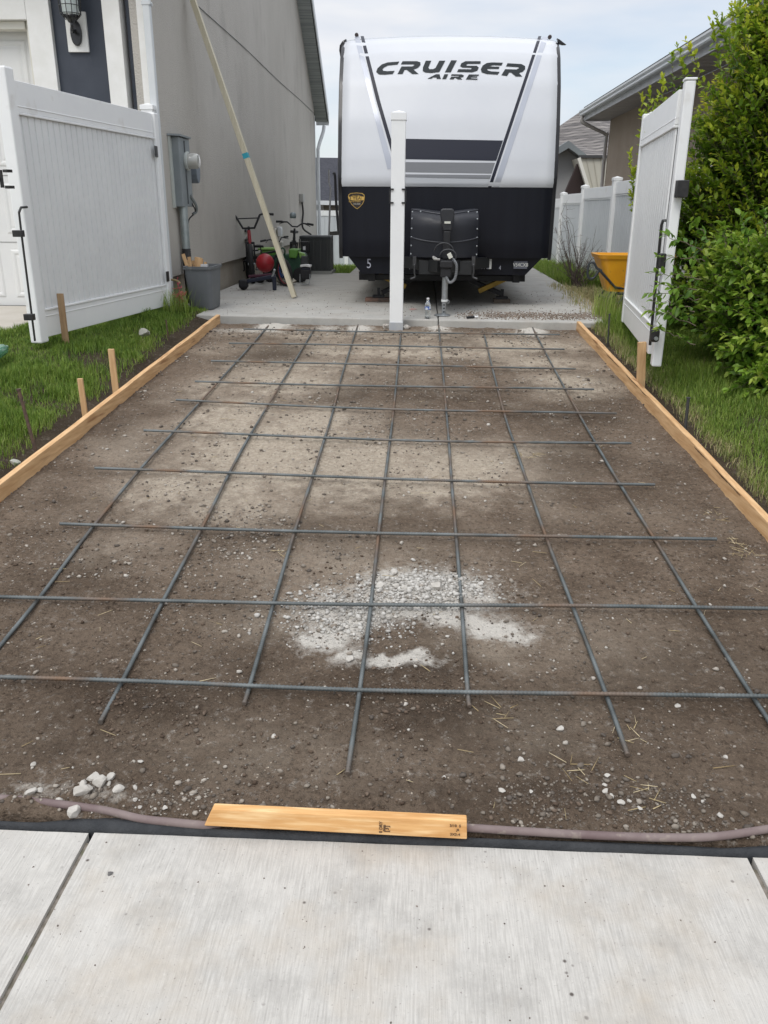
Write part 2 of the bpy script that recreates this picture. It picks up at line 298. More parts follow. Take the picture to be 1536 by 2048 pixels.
# sidewalk: three concrete panels with open joints
conc = bpy.data.materials.new('sidewalk_concrete'); conc.use_nodes = True
def conc_nodes(m, base, dark, streak=(230, 9, 9), stain=(.46, .41, .33), amt=.55):
    n = m.node_tree.nodes; l = m.node_tree.links; p = n['Principled BSDF']; p.inputs['Roughness'].default_value = .88; p.inputs['Specular IOR Level'].default_value = .25
    t = n.new('ShaderNodeTexCoord'); mp = n.new('ShaderNodeMapping'); mp.inputs['Scale'].default_value = streak; mp.inputs['Rotation'].default_value = (0, 0, .03); l.new(t.outputs['Object'], mp.inputs[0])
    def noise(s, vec=None, d=4, r=.6):
        x = n.new('ShaderNodeTexNoise'); x.inputs['Scale'].default_value = s; x.inputs['Detail'].default_value = d; x.inputs['Roughness'].default_value = r; l.new(vec or t.outputs['Object'], x.inputs[0]); return x.outputs[0]
    def rng(v, a, b, c=0, d=1):
        x = n.new('ShaderNodeMapRange'); x.inputs[1].default_value = a; x.inputs[2].default_value = b; x.inputs[3].default_value = c; x.inputs[4].default_value = d; l.new(v, x.inputs[0]); return x.outputs[0]
    def mix(f, a, b):
        x = n.new('ShaderNodeMix'); x.data_type = 'RGBA'; l.new(f, x.inputs[0])
        for v, i in ((a, 6), (b, 7)):
            if isinstance(v, tuple): x.inputs[i].default_value = (*v, 1)
            else: l.new(v, x.inputs[i])
        return x.outputs[2]
    st = noise(1.0, mp.outputs[0], 3, .55)
    c = mix(rng(st, .38, .78, .0, 1), base, dark); c = mix(rng(noise(11, d=6, r=.75), .45, .7, 0, .45), c, tuple(a*.86 for a in dark))
    c = mix(rng(noise(2.6, d=5), .48, .72, 0, amt), c, stain)
    c = mix(rng(noise(5.5, d=4), .5, .75, 0, .35), c, tuple(a*1.08 for a in base))
    c = mix(rng(noise(4.1, d=6, r=.7), .5, .72, 0, .6), c, tuple(a*.78 for a in dark)); c = mix(rng(noise(1.7, d=5, r=.7), .5, .7, 0, .5), c, tuple(min(1, a*1.12) for a in base))
    c = mix(rng(noise(110, d=3), .64, .72, 0, .7), c, (.2, .18, .165)); c = mix(rng(noise(60, d=4, r=.8), .60, .75, 0, .5), c, tuple(min(1, a*1.25) for a in base))
    vo = n.new('ShaderNodeTexVoronoi'); vo.inputs['Scale'].default_value = 17; l.new(t.outputs['Object'], vo.inputs[0])
    x = n.new('ShaderNodeMath'); x.operation = 'MULTIPLY'; l.new(rng(vo.outputs['Distance'], .05, .11, 1, 0), x.inputs[0]); l.new(rng(noise(3, d=2), .5, .56), x.inputs[1])
    c = mix(x.outputs[0], c, (.10, .085, .075))
    l.new(c, p.inputs['Base Color'])
    hh = n.new('ShaderNodeMath'); hh.operation = 'ADD'; l.new(st, hh.inputs[0]); l.new(rng(noise(140, d=3), 0, 1, 0, .5), hh.inputs[1])
    b = n.new('ShaderNodeBump'); b.inputs['Strength'].default_value = .6; b.inputs['Distance'].default_value = .003; l.new(hh.outputs[0], b.inputs['Height']); l.new(b.outputs[0], p.inputs['Normal'])
conc_nodes(conc, (.515, .495, .457), (.365, .348, .32), streak=(210, 11, 9), stain=(.40, .34, .265), amt=.75)
slabc = bpy.data.materials.new('slab_concrete'); slabc.use_nodes = True
conc_nodes(slabc, (.43, .42, .39), (.37, .36, .335), streak=(2.5, 60, 2), stain=(.33, .28, .23), amt=.45)
def panel(x0, x1, y0, y1, mb, z=-.57, th=.1, ch=True):
    # edges slightly uneven along the front, small rounding at the joints
    nx = 40; X = np.linspace(x0, x1, nx)
    e = .004*(fbm(X, X*0+3, 9, 3, 2)-.5)
    top = [[(x, y0, z), (x, y1-.008+e[i], z), (x, y1+e[i], z-.008)] for i, x in enumerate(X)]
    bot = [(x, y1+e[i], z-th) for i, x in enumerate(X)]
    G = [r+[bot[i]] for i, r in enumerate(top)]
    k = len(mb.v); mb.quads(G)
    mb.quads([[(x0, y0, z), (x0, y0, z-th)], [(x0, y1-.008, z), (x0, y1-.008, z-th)]]); mb.quads([[(x1, y0, z), (x1, y0, z-th)], [(x1, y1-.008, z), (x1, y1-.008, z-th)]])
sw = MB(); jx = [-7.6, -5.91, -4.24, -2.57, -.90, .926, 2.6, 4.3, 7.6]
for i in range(len(jx)-1): panel(jx[i]+.008, jx[i+1]-.008, -.7, 1.825+.003*i, sw)
sw.build('sidewalk', conc, base=(0, 0, -.57), kind='structure', bevel=.0)
jm = M('joint_dirt', (.13, .115, .085), .95, c2=(.25, .22, .19), ns=40, c3=(.10, .12, .05), n3=12)
MB().box((-7.8, -.72, -.66), (7.8, 1.80, -.581)).build('joint_fill', jm, kind='structure')
# asphalt street behind the camera
MB().box((-40, -9, -.9), (40, -.75, -.72)).build('street', M('asphalt', (.05, .05, .052), .9, c2=(.07, .07, .07), ns=40), kind='structure')
# rear slab (the trailer stands on it)
sl = MB()
poly = [(-2.42, 8.90), (-2.16, 8.872), (-.28, 8.735), (.16, 8.715)]
poly2 = [(.17, 8.714), (1.75, 8.655), (2.08, 8.66), (2.12, 10.9), (2.14, 15.2), (2.16, 22), (.17, 22)]
def slab(pl, mb, z=0, th=.14):
    n = len(pl); ct = pl
    mb.prism([(x, y, z-th) for x, y in pl], (0, 0, th))
slab(poly+[(.16, 22), (-1.3, 22), (-1.3, 15.0), (-2.795, 14.95), (-2.795, 9.37), (-2.42, 9.36)], sl); slab(poly2, sl)
sl.build('concrete_slab', slabc, base=(0, 9, 0), kind='structure', bevel=.012)
# house driveway at far left
MB().prism([(-3.78, 3.0, -.40), (-3.78, 9.50, 0.0), (-9, 9.50, 0.0), (-9, 3.0, -.40)], (0, 0, -.12)).build('house_driveway', M('tan_concrete', (.47, .43, .37), .9, c2=(.52, .485, .43), ns=3, bump=.3, bs=90), kind='structure')
# lawns
def zl(X, Y):                                   # left lawn
    T = np.interp(Y, [1.8, 2.4, 4, 6.8, 9, 10], [-.56, -.45, -.19, .0, .03, .03]); b = gz(Y)+.035
    d = np.clip(-2.24-X, 0, 9); k = sm(.0, .85, d)*sm(1.8, 2.3, Y)
    return b*(1-k)+T*k+.03*(fbm(X, Y, 3, 3, 41)-.5)-.03*sm(.22, .0, d)
def zr(X, Y):                                   # right lawn
    bx = 1.60+.02*(8.7-Y); d = np.clip(X-bx, 0, 9)
    T = np.interp(Y, [1.8, 2.4, 4, 6, 8.6, 9.5, 14, 28], [-.56, -.46, -.28, -.12, .0, .02, -.12, -.5]); b = np.where(Y < 8.7, gz(np.minimum(Y, 8.7))+.03, T)
    k = sm(.05, .6, d)
    return b*(1-k)+T*k+.03*(fbm(X, Y, 3, 3, 43)-.5)
lsoil = ground_mat('lawn_soil', (.05, .036, .024), (.085, .06, .04), (.18, .15, .10), (.4, .37, .33), .8)
z0 = lambda X, Y: {'dust': fbm(X, Y, 2, 3, 50)*.5, 'damp': np.clip(fbm(X, Y, 3, 3, 51), 0, 1), 'chalk': X*0}
def lx(X, Y): return np.where(Y < 8.9, X, X)
grid(np.linspace(0, 1, 90)**1.5, np.linspace(1.84, 9.36, 220), zl, 'left_lawn_soil', lsoil, z0, xw=lambda U, Y: -3.80+(1-U)*(3.80-(2.158+(8.785-Y)*.018)), kind='structure')
def zrr(X, Y): return np.where((Y > 8.64) & (X < 2.17), -.2, zr(X, Y))
grid(np.linspace(0, 1, 150)**1.7, np.linspace(1.84, 30, 420), zrr, 'right_lawn_soil', lsoil, z0, xw=lambda U, Y: (1.598+(8.66-np.minimum(Y, 8.66))*.0229)+U*5.9, kind='structure')
grid(np.linspace(-45, 45, 60), np.linspace(14.9, 60, 60), lambda X, Y: np.interp(Y, [14.9, 17, 28, 60], [-.16, -.24, -.86, -1.0])+.05*(fbm(X, Y, .4, 2, 3)-.5), 'back_lawn_soil', lsoil, z0, kind='structure')
# ---------------------------------------------------------------- grass
def grass_mat():
    m = bpy.data.materials.new('grass_blades'); m.use_nodes = True; n = m.node_tree.nodes; l = m.node_tree.links; p = n['Principled BSDF']
    p.inputs['Roughness'].default_value = .55; p.inputs['Specular IOR Level'].default_value = .3
    a = n.new('ShaderNodeAttribute'); a.attribute_name = 'tint'; r = n.new('ShaderNodeValToRGB'); e = r.color_ramp.elements
    e[0].position = 0; e[0].color = (.06, .115, .02, 1); e[1].position = 1; e[1].color = (.48, .40, .22, 1)
    for q, c in ((.35, (.15, .25, .035)), (.62, (.28, .36, .07)), (.78, (.22, .26, .09))): x = e.new(q); x.color = (*c, 1)
    l.new(a.outputs['Fac'], r.inputs[0]); l.new(r.outputs[0], p.inputs['Base Color'])
    t = n.new('ShaderNodeBsdfTranslucent'); l.new(r.outputs[0], t.inputs[0]); mx = n.new('ShaderNodeMixShader'); mx.inputs[0].default_value = .28
    l.new(p.outputs[0], mx.inputs[1]); l.new(t.outputs[0], mx.inputs[2]); l.new(mx.outputs[0], n['Material Output'].inputs[0]); return m
gm = grass_mat()
def blades(X, Y, Z, H, Wd, tint, lean=.5, az=None):
    n = len(X); a = RNG.uniform(0, 2*np.pi, n) if az is None else az; le = RNG.uniform(.1, 1, n)*lean
    dx, dy = np.cos(a), np.sin(a); px, py = -dy*Wd/2, dx*Wd/2
    P = np.stack([X, Y, Z], -1); sd_ = np.stack([px, py, 0*px], -1); out = np.stack([dx, dy, 0*dx], -1)
    up = np.array([0, 0, 1.0])
    m1 = P+up*(H*.55)[:, None]*np.cos(le*.5)[:, None]+out*(H*.55*np.sin(le*.5))[:, None]
    m2 = m1+up*(H*.45*np.cos(le*1.5))[:, None]+out*(H*.45*np.sin(le*1.5))[:, None]
    V = np.stack([P-sd_, P+sd_, m1+sd_*.8, m1-sd_*.8, m2+sd_*.12, m2-sd_*.12], 1).reshape(-1, 3)
    k = np.arange(n)[:, None]*6; Fa = np.concatenate([k+np.array([0, 1, 2, 3]), k+np.array([3, 2, 4, 5])]).reshape(-1, 4)
    return V, Fa, np.repeat(tint, 6)
def field(name, x0, x1, y0, y1, n, zf, dens, hf, tf, label, w=.004, lean=.8, **kw):
    X = RNG.uniform(x0, x1, n); Y = y0+(y1-y0)*RNG.uniform(0, 1, n)**1.25
    k = RNG.uniform(0, 1, n) < dens(X, Y); X, Y = X[k], Y[k]
    H = hf(X, Y)*RNG.uniform(.55, 1.25, len(X)); t = np.clip(tf(X, Y)+RNG.normal(0, .16, len(X)), 0, 1)
    V, Fa, T = blades(X, Y, zf(X, Y)-.006, H, w*RNG.uniform(.6, 1.3, len(X))*np.interp(Y, [2, 6, 15, 30], [.8, 1.1, 2.2, 4]), t, lean)
    return npmesh(name, V, Fa, gm, loc=((x0+x1)/2, y0, -.2), attrs={'tint': T}, label=label, cat='grass', kind='stuff', **kw)
def dl(X, Y):
    d = -2.24-X; w = fbm(X, Y, 5, 3, 61); e = sm(.05+.12*w, .30+.1*w, d)
    bare = np.exp(-(((X+2.62)/.16)**2+((Y-6.6)/.35)**2))+.8*np.exp(-(((X+2.72)/.16)**2+((Y-8.0)/.3)**2))+.6*np.exp(-(((X+2.45)/.12)**2+((Y-8.5)/.3)**2))
    return e*(.25+.9*sm(.25, .6, fbm(X, Y, 4, 3, 62)))*(1-np.clip(bare, 0, .95))
def hl(X, Y): return .04+.042*sm(.35, .7, fbm(X, Y, 3.2, 3, 63))+.04*np.exp(-(((X+2.75)/.25)**2+((Y-8.6)/.5)**2))
def tl(X, Y): return .34+.32*(fbm(X, Y, 2.6, 4, 64)-.5)+.28*(fbm(X, Y, 14, 2, 65)-.5)+.18*sm(.3, .0, -2.3-X)
field('lawn_grass', -3.78, -2.25, 1.9, 9.3, 250000, zl, dl, hl, tl, 'uneven green lawn between the left form board and the house driveway')
def bd(X, Y): return X-(1.64+.02*(8.7-Y))
def dr(X, Y):
    w = fbm(X, Y, 5, 3, 71); return sm(.02+.05*w, .12+.1*w, bd(X, Y))*(.35+.8*sm(.25, .6, fbm(X, Y, 4, 3, 72)))*sm(4.3, 3.2, X)*np.where((X < 2.15) & (Y > 8.6), 0, 1)*sm(9.25, 8.8, Y)
def hr(X, Y): return .06+.055*sm(.35, .7, fbm(X, Y, 2.5, 3, 73))*sm(.1, .5, bd(X, Y))+.12*np.exp(-(((X-1.98)/.22)**2+((Y-8.5)/.7)**2))
def tr(X, Y): return .42+.22*(fbm(X, Y, 2.6, 4, 74)-.5)+.50*sm(.30, .04, bd(X, Y)+.16*(fbm(X, Y, 6, 3, 75)-.5))
field('border_grass', 1.68, 4.2, 1.9, 9.6, 280000, zr, dr, hr, tr, 'taller grass with a dry straw edge along the right form board', lean=1.0)
def dbk(X, Y): return np.where((X > -2.75) & (X < 2.17) & (Y < 15.05), 0, 1)*(.5+.5*fbm(X, Y, 2, 2, 81))*np.where((X > -1.3) & (X < 2.17) & (Y < 22.2), 0, 1)*np.where((X < -2.8) & (Y < 23), 0, 1)
field('back_lawn_grass', -5, 3.0, 15.02, 28, 60000, lambda X, Y: np.interp(Y, [14.9, 17, 28, 60], [-.16, -.24, -.86, -1.0]), dbk, lambda X, Y: .14+.12*fbm(X, Y, 1.5, 2, 82), lambda X, Y: .40+.2*(fbm(X, Y, 1, 2, 83)-.5), 'distant back yard grass between the slab and rear white fence', w=.006)
field('fence_grass', 2.15, 2.98, 13.2, 24, 42000, zr, lambda X, Y: sm(.3, .6, fbm(X, Y, 2, 3, 84)), lambda X, Y: .16+.22*fbm(X, Y, 1.3, 2, 85), lambda X, Y: .45+.2*(fbm(X, Y, 1, 2, 86)-.5), 'tall grass strip along the foot of the long white fence', w=.005)
# ================================================================ REBAR, LUMBER
rust = M('rebar_steel', (.07, .08, .08), .55, c2=(.15, .165, .165), ns=5, metal=.25, c3=(.16, .10, .062), n3=2.1, f3=(.50, .68), bump=.2, bs=200, bd=.001)
def ipl(P, step):
    P = [np.array(p, float) for p in P]; out = []
    for a, b in zip(P[:-1], P[1:]):
        n = max(1, int(np.linalg.norm(b-a)/step)); out += [a+(b-a)*i/n for i in range(n)]
    return np.array(out+[P[-1]])
def spl(P, m=12):
    P = [np.array(p, float) for p in P]; P = [2*P[0]-P[1]]+P+[2*P[-1]-P[-2]]; o = []
    for i in range(1, len(P)-2):
        for t in np.linspace(0, 1, m, endpoint=False):
            a, b, c, d = P[i-1:i+3]; o.append(.5*((2*b)+(c-a)*t+(2*a-5*b+4*c-d)*t*t+(-a+3*b-3*c+d)*t**3))
    return o+[P[-2]]
def rebar(pxs, h, label, group, r=.0076):
    pts = [Pg(px, py, h) for px, py in pxs]; Ym = np.mean([p[1] for p in pts]); pts = ipl(spl(pts, 4), .0045)
    n = len(pts); ym = pts[:, 1]
    if group == 'rebar lying across the drive' and Ym > 5: pts = pts[::6]
    n = len(pts); s = np.arange(n)
    pts[:, 2] += .004*np.sin(pts[:, 0]*1.7+pts[:, 1]*1.1+Ym)
    near = pts[:, 1] < 5.2
    rr = np.where(near, r*(1+.22*((s % 3) == 0)-.08*((s % 3) == 1)), r)
    return MB().tube(pts, list(rr), 7).build('rebar', rust, smooth=60, label=label, cat='rebar', group=group)
A, B_ = 'rebar running up the drive', 'rebar lying across the drive'
LG = [([(541, 646), (436, 765), (402, 803), (350, 862), (280, 940), (190, 1048), (82, 1190), (0, 1290), (-90, 1405)], 'leftmost lengthwise rebar, running off the left edge of the photo'),
 ([(630, 655), (577, 742), (500, 872), (455, 955), (405, 1055), (327, 1200), (245, 1360), (200, 1443)], 'second lengthwise rebar from the left with a rusty near tip'),
 ([(716, 650), (686, 742), (667, 818), (650, 875), (625, 955), (590, 1062), (548, 1205), (500, 1370), (488, 1408)], 'third lengthwise rebar from the left, ending just past the nearest cross bar'),
 ([(802, 664), (795, 740), (787, 820), (780, 880), (770, 960), (757, 1070), (742, 1210), (720, 1378), (695, 1548)], 'middle lengthwise rebar aimed at the white post, reaching nearest the sidewalk'),
 ([(877, 650), (885, 735), (893, 825), (898, 885), (903, 960), (912, 1070), (923, 1210), (935, 1383), (939, 1415)], 'third lengthwise rebar from the right, crossing the chalky rubble pile'),
 ([(966, 660), (985, 738), (1008, 825), (1028, 885), (1055, 965), (1092, 1073), (1145, 1212), (1210, 1385), (1255, 1512)], 'second lengthwise rebar from the right with a free near end over bare soil'),
 ([(1065, 655), (1108, 738), (1158, 828), (1192, 887), (1240, 967), (1310, 1078), (1395, 1217), (1500, 1385), (1536, 1440), (1625, 1585)], 'rightmost lengthwise rebar, running off the right edge of the photo')]
for p, l_ in LG: rebar(p, .016, l_, A)
CR = [([(487, 659), (800, 664), (1120, 670)], 'farthest cross rebar, right in front of the rear slab'), ([(458, 687), (800, 692), (1133, 698)], 'second cross rebar from the rear slab'),
 ([(422, 721), (800, 731), (1157, 737)], 'third cross rebar from the rear slab'), ([(390, 762), (790, 773), (1193, 779)], 'fourth cross rebar from the rear slab'),
 ([(352, 800), (790, 818), (1233, 828)], 'fifth cross rebar from the rear slab'), ([(288, 862), (780, 879), (1270, 887)], 'sixth cross rebar from the rear slab, over pale dust'),
 ([(190, 936), (770, 958), (1310, 968)], 'cross rebar with both ends in view just beyond the pale dust'), ([(120, 1046), (757, 1068), (1434, 1077)], 'cross rebar third nearest the sidewalk, both ends free'),
 ([(-70, 1192), (300, 1199), (742, 1209), (1150, 1213), (1610, 1219)], 'cross rebar lying over the chalky rubble pile'), ([(-80, 1353), (300, 1362), (720, 1378), (1210, 1388), (1650, 1396)], 'cross rebar nearest the sidewalk, strongly ribbed')]
for p, l_ in CR: rebar(p, .034, l_, B_)
def tie(px, py):
    c = Pg(px, py, .027); mb = MB(); pts = []
    for i in range(13): a = i/12*2*math.pi; pts.append((c[0]+.013*math.cos(a), c[1]+.013*math.sin(a)*.4, c[2]+.017*math.sin(a)))
    return mb.tube(pts, .0009, 4, closed=False)
# form boards
def board(a, b, name, label, w=.038, h=.112, sink=.024):
    mb = MB(); n = 24; a = np.array(a); b = np.array(b)
    pts = [a+(b-a)*i/n for i in range(n+1)]
    G = []
    d = (b-a)/np.linalg.norm(b-a); rt = np.array((d[1], -d[0], 0))
    for i, p in enumerate(pts):
        j = .0025*math.sin(i*1.9)+.002*math.sin(i*.7)
        z0_, z1_ = p[2]-sink, p[2]-sink+h
        G.append([(p[0]+j, p[1], z0_), (p[0]+j, p[1], z1_), (p[0]+j+rt[0]*w, p[1]+rt[1]*w, z1_), (p[0]+j+rt[0]*w, p[1]+rt[1]*w, z0_), (p[0]+j, p[1], z0_)])
    for i in range(n): mb.add(G[i][:4]+G[i+1][:4], [(k, (k+1) % 4, 4+(k+1) % 4, 4+k) for k in range(4)])
    mb.add(G[0][:4], [(0, 1, 2, 3)]); mb.add(G[-1][:4], [(0, 1, 2, 3)])
    o = mb.build(name, lumber, label=label, cat='board'); bm = bmesh.new(); bm.from_mesh(o.data); bmesh.ops.remove_doubles(bm, verts=bm.verts, dist=.0004); bmesh.ops.recalc_face_normals(bm, faces=bm.faces); bm.to_mesh(o.data); bm.free()
    m = o.modifiers.new('bevel', 'BEVEL'); m.width = .004; m.segments = 2; m.limit_method = 'ANGLE'; m.angle_limit = 1; return o
a = Pg(0, 1005); b = Pg(441, 646); d = (a-b)/np.linalg.norm(a-b)
board(a+d*2.08, b, 'form_board', 'long pine form board edging the dirt on the lawn side at left', w=-.04)
a = Pg(1536, 1085); b = Pg(1152, 660); d = (a-b)/np.linalg.norm(a-b)
board(a+d*1.9, b, 'form_board', 'long pine form board with bark-dark edge nicks beside the bushes', w=.04)
# dark bark nicks along the upper edge of the right-hand board
bark = M('bark', (.07, .035, .015), .9)
for y0_, l_ in ((7.3, .5), (6.6, .42), (6.15, .18), (4.9, .25), (4.6, .4), (4.25, .12)):
    pa = b+(a-b)*((8.66-y0_)/(8.66-3.758)); pb = b+(a-b)*((8.66-y0_+l_)/(8.66-3.758)); hh = .086
    mb = MB(); n = 14; G = []
    for i in range(n+1):
        p = pa+(pb-pa)*i/n; t = math.sin(math.pi*i/n)**.6; w1 = .008*t*(.6+.5*random.random()); G.append([(p[0]-.0062, p[1], p[2]+hh-.002), (p[0]-.0062, p[1], p[2]+hh-.002-w1)])
    mb.quads(G); o = mb.build('bark_edge', bark, parent=bpy.data.objects['form_board.001'])
# a short plank lying against the black edging, with grade stamps
P0 = Pg(404, 1652, .012); 
def plank_pt(u, v): a_ = Pg(408, 1652, .006); b_ = Pg(934, 1679, .006); c_ = Pg(424, 1618, .06); e_ = Pg(934, 1642, .06); return (a_*(1-u)+b_*u)*(1-v)+(c_*(1-u)+e_*u)*v
pk = MB(); nn = 20; fr = []
for i in range(nn+1):
    fr.append([plank_pt(i/nn, 0), plank_pt(i/nn, 1)])
dn = np.cross(plank_pt(1, 0)-plank_pt(0, 0), plank_pt(0, 1)-plank_pt(0, 0)); dn = dn/np.linalg.norm(dn)*.03
if dn[2] > 0: dn = -dn
v = [fr[0][0], fr[-1][0], fr[-1][1], fr[0][1]]; pk.prism(v, dn)
plm = M('fresh_plank', (.72, .42, .17), .62, c2=(.56, .285, .095), ns=4, scale=(1.2, 12, 12), nd=5, c3=(.80, .54, .27), n3=6, f3=(.5, .7), bump=.15, bs=30, bscale=(1, 14, 14), bd=.002)
plank = pk.build('plank', plm, bevel=.003, label='short fresh pine plank stamped with grade marks, lying against the black edging', cat='board')
ink = M('stamp_ink', (.10, .055, .03), .8)
rt_ = (plank_pt(1, .5)-plank_pt(0, .5)); up_ = plank_pt(.5, 1)-plank_pt(.5, 0); nn_ = -dn/np.linalg.norm(dn)
def stamp(u, v, s, t, rot=0):
    r0 = Vector(rt_).normalized(); u0 = Vector(nn_).cross(r0)
    r1 = r0*math.cos(rot)+u0*math.sin(rot); u1 = -r0*math.sin(rot)+u0*math.cos(rot)
    p = plank_pt(u, v)+nn_*.0016
    text_mesh('grade_stamp', t, s, face_m(p, r1, u1), ink, plank)
stamp(.955, .72, .011, '3/10  S'); stamp(.955, .25, .011, '3X3-4'); stamp(.965, .50, .009, 'JR')
stamp(.672, .45, .013, '0 DRY', math.pi/2); stamp(.686, .42, .010, 'D3/6', math.pi/2); stamp(.695, .38, .018, '[3]', math.pi/2)
# pale concrete stub visible behind the plank's left end
# stakes
def stake(base, top, w, d, label, mat=None, cat='stake', name='stake', point=True):
    mb = MB(); b3 = np.array(base, float); t3 = np.array(top, float)
    mb.bar(b3, t3, w, d, up=(0, 1, 0))
    return mb.build(name, mat or lumber2, base=b3, bevel=.002, label=label, cat=cat, group='stakes holding the form boards')
lumber2 = M('stake_pine', (.50, .30, .145), .75, c2=(.62, .42, .22), ns=5, scale=(8, 8, 1), c3=(.27, .15, .07), n3=4, f3=(.6, .72), bump=.25, bs=30, bscale=(12, 12, .8), bd=.002)
lumber3 = M('weathered_stake', (.30, .19, .10), .8, c2=(.40, .27, .15), ns=5, scale=(8, 8, 1), c3=(.17, .10, .055), n3=4, f3=(.55, .7), bump=.25, bs=30, bscale=(12, 12, .8), bd=.002)
def zat(px, py, Y): return PY(px, py, Y)
def stk(px0, py0, px1, py1, Y, w, label, mat=None, d=.02, lean=0, sink=.06):
    b = PY(px0, py0, Y); t = PY(px1, py1, Y+lean); dd = (t-b)/np.linalg.norm(t-b); return stake(b-dd*sink, t, w, d, label, mat)
stk(132, 686, 120, 587, 6.82, .052, 'weathered flat stake standing in grass before the left gate', lumber3)
stk(232, 785, 222, 698, 5.99, .045, 'tall pale pine stake against the left form board', lumber2)
stk(171, 836, 160, 757, 5.45, .036, 'narrow pine stake nearest the camera on the left board', lumber2)
stk(1281, 776, 1284, 684, 6.38, .060, 'square pine stake below the right gate leaf', lumber2, d=.035)
rusty = M('rusty_bar', (.07, .048, .038), .8, c2=(.13, .08, .055), ns=20, bump=.4, bs=80)
def pin(px0, py0, px1, py1, Y, label, r=.008, mat=rusty):
    b = PY(px0, py0, Y); t = PY(px1, py1, Y); b = b-(t-b)*.12; mb = MB().tube([b+(t-b)*i/8 for i in range(9)], [r*(1+.08*(i % 2)) for i in range(9)], 8)
    mb.tube([t-(t-b)*.02, t+(t-b)*.004], r*1.5, 8)
    return mb.build('form_pin', mat, base=b, smooth=50, label=label, cat='stake', group='steel pins along the form boards')
pin(70, 897, 37, 778, 4.70, 'long leaning rusty steel pin in the grass left of the board', .010)
pin(339, 700, 332, 640, 7.75, 'thin brown steel pin near the far end of the left board', .006)
pin(1215, 697, 1219, 628, 7.75, 'thin dark steel pin near the far end of the right board', .007, M('dark_pin', (.045, .045, .045), .6))
pin(1370, 862, 1377, 795, 5.28, 'dark steel pin behind the near stretch of the right board', .010, M('dark_pin', (.045, .045, .045), .6))
# black foam expansion strip, buried pipe
foam = M('black_foam', (.018, .02, .023), .8, c2=(.035, .037, .04), ns=14, bump=.5, bs=120)
ks = [(-500, 1660), (0, 1649), (100, 1647), (210, 1643), (330, 1655), (420, 1666), (600, 1676), (768, 1685), (935, 1690), (1100, 1694), (1250, 1698), (1400, 1702), (1536, 1695), (1700, 1686), (2200, 1700)]
top = [Pz(px, py-6, -.553) for px, py in ks]; P = [np.array((-7.5+.4*i, 1.83, -.553)) for i in range(14)]+spl(top, 8)+[np.array((2.1+.4*i, 1.85, -.553)) for i in range(14)]; mb = MB(); G = []
for i, p in enumerate(P):
    k = .006+.004*math.sin(i*.31)+.003*math.sin(i*.13+1); h = .012+.006*math.sin(i*.17)
    fy = max(p[1], 1.846)
    fb_ = max(p[1]+.004, 1.853)+.004*math.sin(i*.21); ff = 1.8315+.002*math.sin(i*.4)+(.004 if p[0] > .85 else 0); G.append([(p[0], ff, -.66), (p[0], ff, -.572), (p[0], ff+.003, -.562), (p[0], (ff+fb_)/2, -.559+h*.5), (p[0], fb_-.003, -.560+h*.5), (p[0], fb_, -.575), (p[0], fb_, -.66)])
mb.quads(G); mb.build('foam_strip', foam, smooth=True, label='black foam expansion strip between the sidewalk and the dirt', cat='edging')
pipe = M('faded_pipe', (.135, .092, .090), .7, c2=(.20, .155, .145), ns=9, c3=(.27, .225, .19), n3=22, f3=(.6, .7))
def pipe_run(pts, label, r=.0115): return MB().tube(spl([Pg(*p) for p in pts], 8), r, 12).build('pipe', pipe, smooth=True, label=label, cat='pipe')
pipe_run([(-160, 1597, .0), (0, 1597, .004), (80, 1604, .006), (200, 1619, -.002), (280, 1637, -.004), (340, 1644, -.002), (405, 1650, -.004), (440, 1652, -.02)], 'dusty mauve pipe surfacing in the soil left of the plank')
pipe_run([(900, 1654, -.01), (940, 1656, .003), (1050, 1663, .004), (1200, 1671, .004), (1330, 1675, .005), (1430, 1673, .006), (1536, 1658, .008), (1650, 1640, .0)], 'dusty mauve pipe emerging from the right end of the plank')
# ---------------------------------------------------------------- stones
stone_w = M('chalky_concrete', (.40, .375, .335), .95, c2=(.52, .495, .45), ns=18, c3=(.24, .21, .18), n3=24, f3=(.52, .7), bump=.6, bs=60, bd=.004)
def rock_v(c, r, sq=.65, seed=0, sub=2):
    bm = bmesh.new(); bmesh.ops.create_icosphere(bm, subdivisions=sub, radius=1); R = np.random.default_rng(seed); V = np.array([v.co for v in bm.verts]); Fa = [[v.index for v in f.verts] for f in bm.faces]; bm.free()
    for _ in range(13):                       # chop flat facets, as broken concrete has
        n = R.normal(size=3); n /= np.linalg.norm(n); dd = R.uniform(.42, .78); s = V@n-dd; V = V-np.outer(np.clip(s, 0, None), n)
    V = V*np.array([R.uniform(.8, 1.25), R.uniform(.75, 1.1), sq*R.uniform(.8, 1.1)])*r; a = R.uniform(0, 6.3); ca, sa = math.cos(a), math.sin(a)
    V = V@np.array([[ca, sa, 0], [-sa, ca, 0], [0, 0, 1]]); return V+np.array(c), Fa
def rock(px, py, wpx, label, group=None, h=None, mat=None, lz=None, name='rock'):
    c = Pg(px, py, .0) if lz is None else Pz(px, py, lz); dpt = np.linalg.norm(c-C0); r = wpx/2*dpt/F*.95
    if lz is None: c[2] = float(dirt_z(np.array(c[0]), np.array(c[1])))+r*.32
    else: c[2] = lz+r*.3
    if h: c[2] += h
    mb = MB(); V, Fa = rock_v(c, r, .68, int(px*7+py)); mb.add(V, Fa); return mb.build(name, mat or stone_w, label=label, cat='rock', group=group)
g1 = 'concrete chunks piled at the near left'
